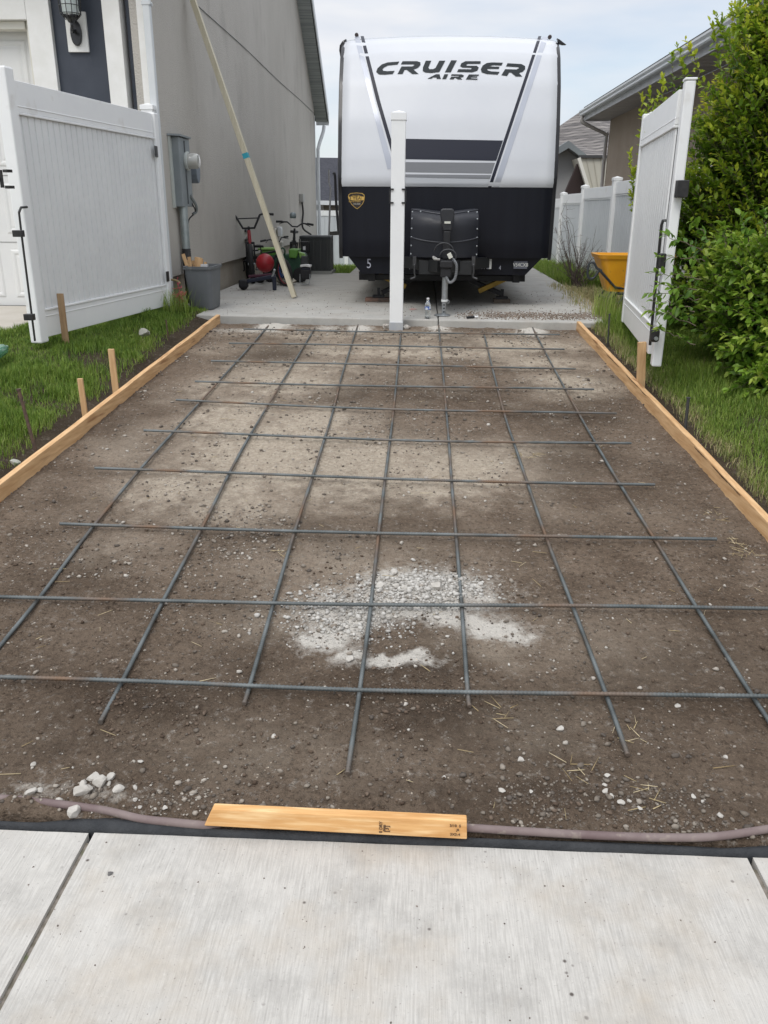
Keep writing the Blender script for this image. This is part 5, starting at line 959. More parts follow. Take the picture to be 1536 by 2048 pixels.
mb = MB().quads(G); mb.quads([[pc_(s, v) for v in np.linspace(0, 1, 10)], [(pc_(s, v)[0], 9.78, pc_(s, v)[2]) for v in np.linspace(0, 1, 10)]][::1]) if 0 else None
for s in (-1, 1): mb.quads([[pc_(s, v) for v in np.linspace(0, 1, 10)], [(pc_(s, v)[0], 9.78, pc_(s, v)[2]) for v in np.linspace(0, 1, 10)]])
mb.quads([[pc_(u, 1) for u in U], [(pc_(u, 1)[0], 9.78, pc_(u, 1)[2]) for u in U]]); pcv = mb.build('propane_cover', cov, tr_, smooth=40)
def pp(u, v, o=.01): a = pc_(u, v); return (a[0], a[1]-o, a[2])
MB().tube([pp(u, .42-.10*(1-u*u), .002) for u in U], .008, 6).build('cover_ridge', M('cover_highlight', (.032, .034, .042), .35), pcv, smooth=True)
MB().tube([pp(u, .93+.04*abs(u), .006) for u in U], .010, 6).build('cover_lip', M('cover_highlight', (.032, .034, .042), .35), pcv, smooth=True)
rv = MB()
for v in (.06, .24, .42, .60, .80, .93):
    for u in (-.965, .965): c = pp(u, v, .0); rv.lathe((c[0], c[1]-.006, c[2]), [(.004, 0), (.009, .004), (.009, .01)], 8, 'y')
for u in (-.72, -.33, .28, .70): c = pp(u, .945, .004); rv.lathe((c[0], c[1]-.008, c[2]), [(.004, 0), (.009, .004), (.009, .01)], 8, 'y')
rv.build('rivet', galv, pcv)
# tongue jack
YJ = 9.06; jx = float(PY(889, 600, YJ)[0]); zp = lambda py: float(PY(889, py, YJ)[2])
jh = MB(); P = [(PY(x, y, YJ+.13)) for x, y in [(881, 420), (886, 417), (904, 417), (909, 421), (909, 434), (905, 448), (903, 462), (886, 462), (884, 448), (881, 434)]]; jh.prism(P, (0, .13, 0)); jko = jh.build('jack_head', M('jack_black', (.022, .023, .027), .4), tr_, bevel=.012)
c = PY(895, 445, YJ+.125); MB().box((c[0]-.032, c[1]-.006, c[2]-.011), (c[0]+.032, c[1]+.004, c[2]+.011)).build('status_light', M('pale_lens', (.62, .63, .56), .3), jko)
MB().box((jx-.03, YJ+.12, zp(520)), (jx+.045, YJ+.19, float(PY(889, 462, YJ+.15)[2]))).build('jack_tube_upper', blk, tr_, bevel=.01)
cp_ = MB(); cp_.box((jx-.06, YJ-.08, zp(535)), (jx+.075, YJ+.3, zp(521))); cp_.box((jx-.05, YJ-.06, zp(554)), (jx+.06, YJ+.1, zp(535))); cp_.lathe((jx+.01, YJ-.02, zp(538)), [(.04, 0), (.055, .01), (.05, .05), (.03, .07)], 16); cp_.build('coupler', blk, tr_, bevel=.01)
MB().lathe((jx, YJ, 0), [(.031, zp(600)), (.031, zp(552))], 20).build('jack_post', galv, tr_, smooth=40)
MB().lathe((jx, YJ, 0), [(.036, zp(603)), (.036, zp(599))], 20).build('jack_collar', M('white_ring', (.75, .76, .75), .4), tr_, smooth=40)
jl = MB(); jl.lathe((jx-.004, YJ, 0), [(.024, .02), (.024, zp(601))], 16); leg = jl.build('jack_leg', galv, tr_, smooth=40)
hl = MB()
for k in range(5): hl.lathe((jx-.004, YJ-.0255, .045+k*.036), [(.009, 0), (.009, .002)], 10, 'y')
hl.build('pin_hole', blk, leg); MB().tube([(jx+.035+.016*math.cos(a), YJ-.01, .15+.016*math.sin(a)) for a in np.linspace(0, 6.28, 12, endpoint=False)], .0035, 5, closed=True).build('pin_ring', galv, leg)
MB().lathe((jx-.02, YJ, 0), [(.085, .004), (.088, .008), (.07, .018), (.03, .024)], 20).build('jack_foot', galv, tr_, smooth=40)
# chains, cable, white tag
ch = MB(); P = spl([PY(906, 518, YJ-.06), PY(913, 530, YJ-.07), PY(912, 548, YJ-.07), PY(908, 560, YJ-.07), PY(899, 565, YJ-.07), PY(893, 556, YJ-.06)], 8); P = ipl(P, .028)
P2 = ipl(spl([PY(911, 520, YJ-.04), PY(916, 535, YJ-.05), PY(914, 556, YJ-.05), PY(902, 560, YJ-.05)], 8), .028)
for Q in (P,):
    for i in range(len(Q)-1):
        a, b = np.array(Q[i]), np.array(Q[i+1]); d = (b-a)/np.linalg.norm(b-a); s = np.cross(d, (0, 1, 0)) if i % 2 else np.array((0, 1., 0)); s = s/np.linalg.norm(s); m_ = (a+b)/2
        ch.tube([m_+d*.021*math.cos(t)+s*.0115*math.sin(t) for t in np.linspace(0, 6.28, 9, endpoint=False)], .0030, 5, closed=True)
ch.build('safety_chain', M('chain_zinc', (.30, .31, .32), .4, metal=.8), tr_, smooth=True)
cb_ = MB(); cb_.tube([PY(888+19*math.cos(a), 503+17*math.sin(a), YJ+.02) for a in np.linspace(math.pi, 2.35*math.pi, 20)], .008, 6); cb_.tube([PY(896+16*math.cos(a), 512+13*math.sin(a), YJ-.0) for a in np.linspace(math.pi, 2.2*math.pi, 16)], .010, 6); cb_.build('power_cable', M('cable_black', (.03, .031, .034), .45), tr_, smooth=True)
MB(Matrix.Translation(Vector([float(a) for a in PY(900, 512, YJ-.08)]))@Matrix.Rotation(-.5, 4, 'Y')).box((-.022, -.01, -.025), (.022, .01, .03)).build('white_tag', M('tag_white', (.62, .62, .55), .5), tr_, bevel=.003)
MB().tube(spl([PY(877, 520, YJ-.03), PY(867, 514, YJ-.03), PY(869, 518, YJ-.05), PY(880, 519, YJ-.06)], 6), .011, 8).build('plug', M('plug_grey', (.32, .31, .29), .4), tr_, smooth=True)
# scribbles, plate and labels on the belly pan
chalkm = M('paint_marker', (.35, .36, .42), .7)
def scrib(px, py, h, t, sx=1): text_mesh('marker_writing', t, h, face_m(PY(px, py, y_-.006)), chalkm, tr_, sx)
scrib(738, 528, .15, '5', .8); scrib(821, 531, .14, '7', .7); scrib(828, 530, .10, '/30', .8); scrib(964, 531, .13, '/30/5', .7); scrib(1000, 536, .07, '4', .7)
c = PY(978.5, 528, y_-.006); MB().box((c[0]-.026, c[1], c[2]-.055), (c[0]+.026, c[1]+.01, c[2]+.055)).build('white_label', M('label_white', (.6, .6, .56), .5), tr_)
c = PY(1041, 530, y_-.006); lb = MB().box((c[0]-.078, c[1], c[2]-.042), (c[0]+.078, c[1]+.01, c[2]+.042)).build('number_plate', M('label_navy', (.10, .105, .13), .5), tr_)
text_mesh('plate_number', 'V54CX8', .058, face_m((c[0], c[1]-.002, c[2])), M('label_white', (.6, .6, .56)), lb, .85)
# stabiliser jacks and hooks
yel = M('jack_yellow', (.36, .22, .01), .5, c2=(.28, .17, .01), ns=12)
for s, (A1, B1, A2, B2, F1) in ((1, ((957, 582), (1016, 555), (940, 560), (1004, 588), (1003, 604))), (-1, ((812, 573), (757, 549), (838, 552), (764, 585), (757, 599)))):
    ss = empty('stabiliser', PY(*F1, 10.5), None, None); ss.parent = tr_; ss.location = Vector([float(a) for a in PY(*F1, 10.5)])-Vector((XC, 9.9, 0))
    MB().bar(PY(*A1, 10.40), PY(*B1, 10.40), .09, .055).build('brace_arm', yel, ss, bevel=.004)
    MB().bar(PY(*A2, 10.55), PY(*B2, 10.46), .08, .05).build('swing_leg', blk, ss, bevel=.004)
    f = PY(*F1, 10.45); MB().box((f[0]-.07, f[1]-.06, .048), (f[0]+.07, f[1]+.06, .075)).build('foot_pad', blk, ss); MB().box((f[0]-.015, f[1]-.02, .075), (f[0]+.02, f[1]+.02, .16)).build('foot_post', blk, ss)
for px, lab in ((1003, 'weathered wood block under the right stabiliser foot of the trailer'), (757, 'reddish wood plank under the left stabiliser foot of the trailer')):
    f = PY(px, 602, 10.45); w = .10 if px > 900 else .16; MB().box((f[0]-w, f[1]-.08, .001), (f[0]+w, f[1]+.08, .046)).build('wood_block', M('grey_wood' if px > 900 else 'red_wood', (.16, .13, .10) if px > 900 else (.26, .15, .11), .85, c2=(.10, .08, .065), ns=9), bevel=.004, label=lab, cat='block')
for px, k in ((829, -1), (947, 1)):
    MB().tube(spl([PY(px, 528, 9.3), PY(px, 545, 9.3), PY(px-1*k, 554, 9.3), PY(px+8*k, 558, 9.29)], 6), .011, 6).build('bar_hook', M('hook_steel', (.07, .07, .072), .35, metal=.5), tr_, smooth=True)
    c = PY(px, 523, 9.3); MB().box((c[0]-.02, c[1], c[2]-.05), (c[0]+.02, c[1]+.03, c[2]+.05)).build('hook_bracket', M('hook_steel', (.07, .07, .072)), tr_, bevel=.003)
# ================================================================ THINGS ON THE SLAB
# water bottle
bt = empty('water_bottle', (.052, 8.80, .001), 'clear plastic water bottle with blue label on the slab edge', 'bottle')
pet = M('clear_plastic', (.86, .9, .9), .08, trans=.92); c = (.052, 8.80, 0)
prf = [(.026, .002), (.031, .008), (.0315, .035), (.030, .040), (.0315, .046), (.0305, .058), (.0315, .066), (.0315, .12), (.030, .126), (.0315, .132), (.029, .15), (.018, .172), (.0125, .183), (.0125, .196)]
MB().lathe(c, prf, 20).build('bottle_body', pet, bt, smooth=50)
MB().lathe(c, [(.0135, .196), (.0145, .198), (.0145, .211), (.012, .212)], 16).build('cap', M('cap_white', (.8, .8, .8), .4), bt, smooth=40)
lbm = M('label_blue', (.03, .10, .38), .35, c2=(.7, .75, .8), ns=34, lo=.5, hi=.56, scale=(1, 1, .6)); MB().lathe(c, [(.0318, .095), (.0322, .096), (.0322, .124), (.0318, .125)], 20).build('label', lbm, bt, smooth=40)
# small torch lying on slab
t0, t1 = Pz(934, 635, .014), Pz(948, 634, .014); fl_ = empty('marker_pen', (t0[0], t0[1], 0), 'fat black marker with white end lying on the slab edge', 'marker')
MB().tube([t0, t1], .013, 10).build('barrel', blk, fl_, smooth=40); d = (t1-t0); MB().tube([t1+d*.02, t1+d*.55], .012, 10).build('white_end', M('cap_white', (.8, .8, .8)), fl_, smooth=40)
# red spray mark
MB().box((*Pz(818, 618, 0)[:2], .0), (*(Pz(835, 612, 0)[:2]), .003)) if 0 else None
mk = MB(); pts_ = [Pz(x, y, .003) for x, y in [(818, 618.5), (824, 616.8), (831, 617.2), (834, 618.6), (827, 620), (820, 620)]]; mk.add(pts_+[p+np.array((0, 0, .002)) for p in pts_], [tuple(range(6)), tuple(range(6, 12))]+[(i, (i+1) % 6, 6+(i+1) % 6, 6+i) for i in range(6)]); mk.build('paint_mark', M('red_spray', (.50, .22, .20), .9, c2=(.47, .40, .37), ns=60), kind='structure')
# leaning trim board
b0 = Pz(589, 596, 0); ttop = PX(381, -14, -2.72); lbm_ = M('cream_board', (.60, .55, .42), .6, c2=(.52, .47, .34), ns=4, scale=(8, 8, .6)); bb = MB(); bb.bar(b0+np.array((0, 0, .01)), ttop, .06, .09, up=(0, 1, 0))
lbo = bb.build('long_board', lbm_, base=b0, bevel=.003, label='long cream trim board leaning from the slab against the stucco wall', cat='board')
dv = (ttop-b0)/np.linalg.norm(ttop-b0); s_ = min(np.linspace(0, 4, 400), key=lambda s: abs(_pp[1]-312) if (_pp := (lambda p: (768+F*(RM.T@(p-C0))[0]/-(RM.T@(p-C0))[2], 1024-F*(RM.T@(p-C0))[1]/-(RM.T@(p-C0))[2]))(b0+dv*s)) else 0)
MB().bar(b0+dv*(s_-.03), b0+dv*(s_+.03), .065, .095, up=(0, 1, 0)).build('blue_tape', M('blue_tape', (.03, .33, .42), .6), lbo)
# trash bin with stakes
bn = empty('trash_bin', (-2.50, 9.52, 0), 'grey rectangular trash bin full of wood stakes by the stucco corner', 'bin')
gb = M('bin_grey', (.125, .137, .148), .5, c2=(.145, .157, .168), ns=3, c3=(.22, .22, .22), n3=9, f3=(.66, .8)); zt_ = float(PY(400, 532, 9.35)[2])
def rr(x0, x1, y0, y1, r, z, n=5):
    o = []
    for cx_, cy_, a0 in ((x1-r, y1-r, 0), (x0+r, y1-r, 90), (x0+r, y0+r, 180), (x1-r, y0+r, 270)):
        for i in range(n+1): a = math.radians(a0+90*i/n); o.append((cx_+r*math.cos(a), cy_+r*math.sin(a), z))
    return o
xl, xr = float(PY(371, 532, 9.33)[0]), float(PY(425, 534, 9.33)[0])
def ringm(rs, mb, close=False):
    n = len(rs[0]); vs = [p for r in rs for p in r]; fs = [(i*n+k, i*n+(k+1) % n, (i+1)*n+(k+1) % n, (i+1)*n+k) for i in range(len(rs)-1) for k in range(n)]
    fs.append(tuple(range(n-1, -1, -1)));
    return mb.add(vs, fs)
mb = MB(); ringm([rr(xl+.03, xr-.03, 9.30, 9.70, .04, .006), rr(xl+.022, xr-.022, 9.29, 9.71, .045, .02), rr(xl, xr, 9.24, 9.74, .05, zt_-.03), rr(xl-.012, xr+.012, 9.225, 9.755, .05, zt_-.03), rr(xl-.015, xr+.015, 9.22, 9.76, .05, zt_), rr(xl+.005, xr-.005, 9.245, 9.735, .05, zt_), rr(xl+.03, xr-.03, 9.3, 9.70, .04, .05)], mb)
mb.build('bin_body', gb, bn, smooth=35)
for i, (px, py, qx, qy, Y, w) in enumerate([(381, 560, 366, 508, 9.40, .036), (385, 560, 378, 514, 9.45, .034), (384, 560, 375, 520, 9.50, .030), (394, 560, 393, 514, 9.55, .04), (398, 560, 399, 515, 9.45, .05), (403, 560, 403, 517, 9.6, .035), (410, 560, 411, 524, 9.55, .03), (389, 560, 386, 521, 9.6, .03)]):
    b_ = PY(px, py, Y); t_ = PY(qx, qy, Y+.02); b_ = t_+(b_-t_)*2.4; b_[2] = max(b_[2], .06)
    MB().bar(b_, t_, w, .02, up=(0, 1, .3*(i % 3-1))).build('bundled_stake', lumber2, bevel=.002, label=['pine stake leaning farthest left in the grey bin', 'pine stake second from left in the grey bin', 'pine offcut low behind the left stakes in the grey bin', 'upright pine stake in the middle of the grey bin', 'widest pine stake in the middle of the grey bin', 'pine stake behind the widest one in the grey bin', 'short yellowish stake at the right of the grey bin', 'short pine offcut between left and middle stakes in the bin'][i], cat='stake', group='stakes standing in the grey bin')
MB().box((-2.47, 9.42, zt_-.06), (-2.40, 9.48, zt_+.012)).build('paper_scrap', M('paper_white', (.6, .6, .6), .8), label='white paper scrap sticking out of the grey bin', cat='scrap')
# air conditioner
a0, a1 = PY(601, 545, 14.75), PY(661, 545, 14.75); azt = float(PY(630, 472, 14.75)[2]); ac = empty('air_conditioner', ((a0[0]+a1[0])/2, 15.0, 0), 'black louvred air conditioner unit beyond the bicycles', 'air conditioner')
acm = M('ac_black', (.030, .034, .036), .5, c2=(.045, .05, .05), ns=4); W_ = a1[0]-a0[0]
MB().box((a0[0]-.03, 14.7, -.0), (a1[0]+.03, 14.7+W_+.1, .05)).build('base_pad', M('slab_pad', (.30, .30, .28), .9), ac)
MB().box((a0[0]+.015, 14.765, .05), (a1[0]-.015, 14.75+W_-.015, azt-.04)).build('cabinet', acm, ac)
MB().box((a0[0]-.004, 14.745, azt-.05), (a1[0]+.004, 14.755+W_, azt)).build('top_grille', acm, ac, bevel=.01)
lv = MB(); n = 22
for i in range(n+1): x = a0[0]+W_*i/n; w = .012 if i % 5 == 0 else .005; lv.box((x-w, 14.748, .05), (x+w, 14.765, azt-.05))
for i in range(n+1): y = 14.75+W_*i/n; lv.box((a1[0]-.015, y-.006, .05), (a1[0]+.001, y+.006, azt-.05))
lv.build('louvre', M('ac_louvre', (.055, .058, .056), .5), ac)
# thin crooked grey pole beyond
P = [PY(658, 339, 15.6), PY(658, 366, 15.6), PY(661.5, 376, 15.6), PY(659.5, 420, 15.6), PY(658, 470, 15.6), PY(657, 560, 15.6)]; P[-1][2] = -.1
MB().tube(P, .016, 8).build('thin_pole', M('pole_grey', (.36, .36, .36), .6), smooth=50, label='thin crooked grey pole standing between the air conditioner and trailer', cat='pole')
# ---- wheelbarrow
wb = empty('wheelbarrow', (2.35, 10.6, .0), 'orange tub wheelbarrow resting by the fence behind the right gate', 'wheelbarrow')
org = M('orange_tub', (.86, .42, .02), .42, c2=(.80, .36, .02), ns=5, c3=(.25, .13, .06), n3=13, f3=(.62, .75))
x0, z1_ = float(PY(1191, 508, 10.45)[0]), float(PY(1191, 508, 10.45)[2]); z0_ = float(PY(1225, 582, 10.45)[2]); X1 = x0+.95
R1 = rr(x0, X1, 10.22, 10.86, .12, z1_, 6); R0 = rr(x0+.02, X1-.02, 10.24, 10.84, .10, z1_-.045, 6); Rb = rr(x0+.17, X1-.28, 10.36, 10.72, .06, z0_, 6); Ri = rr(x0+.035, X1-.035, 10.255, 10.825, .10, z1_, 6); Rf = rr(x0+.18, X1-.29, 10.37, 10.71, .06, z0_+.02, 6)
mb = MB(); n = len(R1); vs = R0+R1+Ri+Rf+Rb; st = [0, 1, 2, 3]; fs = []
def lk(a, b): return [(a*n+k, a*n+(k+1) % n, b*n+(k+1) % n, b*n+k) for k in range(n)]
lipo = rr(x0+.035, X1-.035, 10.255, 10.825, .10, z1_-.045, 6); vs = R0+R1+Ri+Rf+Rb+lipo; fs = lk(0, 1)+lk(1, 2)+lk(2, 3)+lk(5, 0)+lk(4, 5)+[tuple(range(3*n, 4*n)), tuple(range(5*n-1, 4*n-1, -1))]; mb.add(vs, fs); mb.build('tub', org, wb, smooth=35)
V_, F_ = rock_v((x0+.5, 10.5, z1_-.10), .26, .25, 8); MB().add(V_, F_).build('dirt_load', lsoil, label='mound of dry soil inside the orange tub wheelbarrow', cat='soil')
gr_ = M('barrow_frame', (.035, .042, .048), .5); mb = MB(); cgx, cgz = float(PY(1183, 541, 10.3)[0]), float(PY(1183, 541, 10.3)[2])
mb.tube(spl([(cgx+.09, 10.3, cgz-.0), (cgx+.035, 10.3, cgz-.085), (cgx-.02, 10.3, cgz-.085), (cgx-.045, 10.3, cgz-.02), (cgx-.03, 10.3, cgz+.08), (cgx+.02, 10.3, cgz+.085), (cgx+.06, 10.3, cgz+.03), (cgx+.12, 10.3, cgz-.005)], 5), .014, 8); mb.tube([(cgx+.10, 10.3, cgz), (x0+.25, 10.34, z0_+.05), (x0+1.0, 10.5, z0_-.02)], .016, 8); mb.build('handle', gr_, wb, smooth=50)
mb = MB(); mb.tube([(x0+.22, 10.38, z0_+.01), (x0+.15, 10.34, z0_-.10), (x0+.30, 10.32, .02), (x0+.4, 10.34, z0_)], .015, 8); mb.tube([(x0+.22, 10.70, z0_+.01), (x0+.15, 10.74, z0_-.10), (x0+.30, 10.74, .02), (x0+.4, 10.70, z0_)], .015, 8); mb.tube([(x0+.16, 10.34, z0_-.08), (x0+.16, 10.74, z0_-.08)], .014, 8); mb.tube([(x0+.28, 10.33, z0_-.02), (x0+1.05, 10.5, z0_-.05)], .014, 8); mb.build('leg_frame', gr_, wb, smooth=50)
w = MB(); w.lathe((x0+1.05, 10.5, .19), [(.10, 0), (.17, 0), (.19, .03), (.19, .07), (.17, .10), (.10, .1)], 24, 'y'); w.build('wheel', tire, wb, smooth=40)
# ---- bicycles
def bike(name, loc, rot, lean, label, fc, rim, R=.25, wb_=.95, sc=1, bars='bmx', steer=0):
    r = empty(name, loc, label, 'bicycle')
    Mx = Matrix.Rotation(rot, 4, 'Z')@Matrix.Rotation(lean, 4, 'X')@Matrix.Scale(sc, 4); Mx = Matrix.Translation(Vector([float(a) for a in loc]))@Mx
    hd = Vector((.60, 0, .62)); fk = Vector((.68, 0, R)); rw = Vector((-.27, 0, R)); bb_ = Vector((.06, 0, .27)); st = Vector((-.03, 0, .55)); Ms = Mx@Matrix.Translation(hd)@Matrix.Rotation(steer, 4, 'Z')@Matrix.Translation(-hd)
    fr = MB(Mx)
    for a, b, q in ((hd, bb_, .024), (hd+Vector((.0, 0, .02)), st, .020), (st, bb_, .019), (bb_+Vector((0, .03, 0)), rw+Vector((0, .05, 0)), .009), (bb_+Vector((0, -.03, 0)), rw+Vector((0, -.05, 0)), .009), (st+Vector((0, .03, 0)), rw+Vector((0, .05, 0)), .008), (st+Vector((0, -.03, 0)), rw+Vector((0, -.05, 0)), .008)): fr.tube([a, b], q, 8)
    fr.build('frame', bkf if fc is red else fc, r, smooth=50)
    if fc is red: MB(Mx).tube([hd+Vector((-.02, 0, .09)), hd+Vector((.012, 0, -.09))], .026, 10).tube([hd, hd+(bb_-hd)*.45], .022, 8).build('head_tube', red, r, smooth=50)
    f = MB(Ms); f.tube([hd+Vector((-.015, 0, .08)), hd+Vector((.01, 0, -.07))], .02, 8); f.bar(hd+Vector((.012, -.06, -.08)), hd+Vector((.012, .06, -.08)), .035, .03)
    for s in (-1, 1): f.tube([hd+Vector((.012, s*.055, -.07)), fk+Vector((0, s*.052, 0))], .012, 8)
    f.build('fork', blk, r, smooth=50)
    for c, m_ in ((fk, Ms), (rw, Mx)):
        w = MB(m_); w.tube([c+Vector((R*.93*math.cos(a), 0, R*.93*math.sin(a))) for a in np.linspace(0, 6.283, 32, endpoint=False)], R*.13, 8, closed=True); wo = w.build('wheel', tire, r, smooth=True)
        w = MB(m_); w.tube([c+Vector((R*.82*math.cos(a), 0, R*.82*math.sin(a))) for a in np.linspace(0, 6.283, 32, endpoint=False)], R*.045, 6, closed=True); w.build('rim', rim, wo, smooth=True)
        w = MB(m_); 
        for k in range(14): a = 2*math.pi*k/14; w.tube([c+Vector((0, .02*(-1)**k, 0)), c+Vector((R*.80*math.cos(a), 0, R*.80*math.sin(a)))], .0016, 4)
        w.tube([c+Vector((0, -.05, 0)), c+Vector((0, .05, 0))], .016, 8); w.build('spokes', galv, wo)
    h = MB(Ms); t = hd+Vector((-.03, 0, .12))
    if bars == 'bmx': h.tube([t+Vector((-.06, -.36, .17)), t+Vector((-.02, -.22, .185)), t+Vector((.02, -.17, .17)), t+Vector((.02, -.08, -.0)), t+Vector((.02, .08, .0)), t+Vector((.02, .17, .17)), t+Vector((-.02, .22, .185)), t+Vector((-.06, .36, .17))], .016, 8); h.tube([t+Vector((.02, -.155, .13)), t+Vector((.02, .155, .13))], .008, 8)
    else: h.tube([t+Vector((-.08, -.30, .10)), t+Vector((-.02, -.12, .11)), t+Vector((.02, -.04, .05)), t+Vector((.02, .04, .05)), t+Vector((-.02, .12, .11)), t+Vector((-.08, .30, .10))], .012, 8)
    h.tube([hd, t+Vector((.0, 0, .02))], .016, 8); ho = h.build('handlebar', blk, r, smooth=50)
    g = MB(Ms); z_ = .17 if bars == 'bmx' else .10; y_ = .36 if bars == 'bmx' else .30; x_ = -.06 if bars == 'bmx' else -.08
    for s in (-1, 1): g.tube([t+Vector((x_, s*y_, z_)), t+Vector((x_+.03, s*(y_-.10), z_+.008))], .018, 8); g.tube([t+Vector((x_+.05, s*(y_-.13), z_+.0)), t+Vector((x_+.10, s*(y_-.05), z_-.03))], .006, 5)
    g.build('grips', M('grip_rubber', (.02, .02, .02), .7), ho, smooth=50)
    s_ = MB(Mx); a = st+Vector((-.03, 0, .12)); s_.tube([st, a], .012, 8); s_.prism([a+Vector(p) for p in ((-.11, -.07, 0), (-.12, 0, .01), (-.11, .07, 0), (-.02, .045, 0), (.10, .018, 0), (.13, 0, 0), (.10, -.018, 0), (-.02, -.045, 0))], (0, 0, .04)); s_.build('saddle', M('saddle_black', (.018, .018, .02), .5), r, bevel=.01)
    c_ = MB(Mx); c_.tube([bb_+Vector((0, -.055, 0)), bb_+Vector((0, .055, 0))], .02, 8); c_.lathe((bb_.x, .045, bb_.z), [(.06, 0), (.065, .003), (.06, .006)], 20, 'y')
    for s in (-1, 1):
        e = bb_+Vector((.02*s, s*.06, .14*s)); c_.tube([bb_+Vector((0, s*.06, 0)), e], .009, 6)
    co = c_.build('crank', blk, r, smooth=40); p = MB(Mx)
    for s in (-1, 1):
        e = bb_+Vector((.02*s, s*.115, .14*s))
        for q in (-1, 0, 1): p.bar(e+Vector((q*.035, -.045, 0)), e+Vector((q*.035, .045, 0)), .010, .018)
        for q in (-1, 1): p.bar(e+Vector((-.04, q*.045, 0)), e+Vector((.04, q*.045, 0)), .010, .018)
    p.build('pedals', blk, r); return r
red = M('bike_red', (.30, .015, .02), .3, coat=.5); bkf = M('bike_black', (.012, .014, .018), .3, coat=.5); chrome = M('rim_silver', (.5, .5, .52), .3, metal=.7); rrim = M('rim_red', (.28, .03, .04), .4)
d1 = -math.pi/2+.30; c = Pz(506, 566, 0); c = np.array(c)+[0, .05, 0]
bike('bicycle', (c[0]-.68*math.cos(d1), c[1]-.68*math.sin(d1), 0), d1, .04, 'black and red bmx bicycle facing the camera against the stucco wall', red, chrome, R=.262, sc=1.06, steer=-.12)
d2 = -math.pi/2+.15; c = PY(584, 535, 13.9); bike('bicycle', (c[0]-.68*math.cos(d2), 13.9-.68*math.sin(d2), 0), d2, -.08, 'black bicycle with low bars behind the green toy wagon', bkf, chrome, bars='flat', sc=1.0)
c = PY(571, 543, 12.35); bike('bicycle', (c[0]-.68*.78*math.cos(-.85), 12.35-.68*.78*math.sin(-.85), 0), -.85, .12, 'small child bicycle with red rims behind the leaning board', bkf, rrim, sc=.78, bars='flat')
c = PY(530, 526, 12.10); rb = empty('red_ball', (c[0], c[1], c[2]-.13), 'scuffed red ball resting among the bicycles', 'ball'); mb = MB(); mb.lathe((c[0], c[1], c[2]), [(.13*math.cos(a)+.0001, .13*math.sin(a)) for a in np.linspace(-1.55, 1.55, 18)], 28); mb.build('ball_skin', M('ball_red', (.36, .012, .02), .42, c2=(.28, .01, .015), ns=7), rb, smooth=True)
MB().tube([(c[0]+.1305*math.cos(a), c[1]+.1305*math.sin(a)*.98, c[2]+.02*math.sin(a*2)) for a in np.linspace(0, 6.28, 32, endpoint=False)], .002, 4, closed=True).build('ball_seam', M('seam_dark_red', (.1, .01, .01), .6), rb)
# folded scooter lying in front of the bicycles
sc_ = empty('kick_scooter', (-2.35, 11.75, 0), 'dark folded kick scooter lying before the red bicycle', 'scooter'); nvy = M('scooter_navy', (.012, .016, .035), .4); pk2 = M('scooter_maroon', (.07, .012, .03), .5)
A0, A1 = PY(488, 563, 11.75), PY(551, 552, 11.75); MB().bar(A0+np.array((.02, 0, .0)), A1, .12, .05).build('deck', nvy, sc_, bevel=.01)
MB().bar(PY(497, 553, 11.78), PY(545, 549, 11.8), .03, .035).build('stem', pk2, sc_, bevel=.008); c = PY(487, 566, 11.7)
w = MB(); w.lathe((c[0], 11.66, .062), [(.02, 0), (.055, 0), (.06, .01), (.06, .05), (.055, .06), (.02, .06)], 18, 'y'); w.build('wheel', tire, sc_, smooth=40); w = MB(); w.box((c[0]-.06, 11.64, .03), (c[0]+.06, 11.75, .14)); w.build('fender', blk, sc_, bevel=.02)
c = PY(549, 566, 11.7); MB().box((c[0]-.028, 11.68, .003), (c[0]+.022, 11.74, .19)).build('stand', nvy, sc_, bevel=.008); c = PY(547, 540, 11.7); MB().tube([(c[0]-.02, 11.7, .18), (c[0]+.02, 11.68, .28)], .016, 8).build('grip', galv, sc_, smooth=50)
c = PY(487, 520, 12.3); pd = MB()
# green toy wagon
gw = empty('toy_wagon', (-1.8, 13.3, 0), 'green and black toy wagon behind the child bicycle', 'toy'); grn = M('toy_green', (.10, .26, .035), .45, c2=(.13, .30, .05), ns=5); dgn = M('toy_dark_green', (.02, .07, .035), .5)
a_, b_ = PY(522, 497, 13.2), PY(552, 513, 13.2); MB().box((a_[0], 13.1, b_[2]), (b_[0], 13.5, a_[2]-.02)).build('seat_bin', grn, gw, bevel=.02); MB().box((a_[0]-.03, 13.08, a_[2]-.02), (b_[0]+.02, 13.52, a_[2]+.01)).build('bin_lid', M('toy_lime', (.20, .36, .08), .45), gw, bevel=.01)
a_, b_ = PY(577, 497, 13.0), PY(596, 517, 13.0); MB().prism([PY(577, 498, 13.0), PY(597, 499, 13.0), PY(593, 517, 13.0), PY(578, 516, 13.0)], (0, .3, 0)).build('front_bin', grn, gw, bevel=.015)
MB().prism([PY(x, y, 13.05) for x, y in [(530, 512), (606, 506), (612, 520), (604, 545), (590, 556), (548, 556), (532, 540)]], (0, .35, 0)).build('chassis', dgn, gw, bevel=.03)
MB().prism([PY(x, y, 13.02) for x, y in [(596, 503), (608, 507), (613, 516), (600, 517)]], (0, .1, 0)).build('hood', M('toy_lime', (.20, .36, .08)), gw, bevel=.01)
for px in (540, 600):
    c = PY(px, 545, 13.0); MB().lathe((c[0], 12.98, .11), [(.03, 0), (.10, 0), (.11, .02), (.11, .06), (.10, .08), (.03, .08)], 20, 'y').build('wheel', tire, gw, smooth=40)
c = PY(563, 505, 13.1); MB().tube(spl([PY(568, 512, 13.0), PY(570, 503, 13.0), PY(566, 496, 13.0), PY(560, 500, 13.0)], 5), .013, 6).build('handle', dgn, gw, smooth=50)
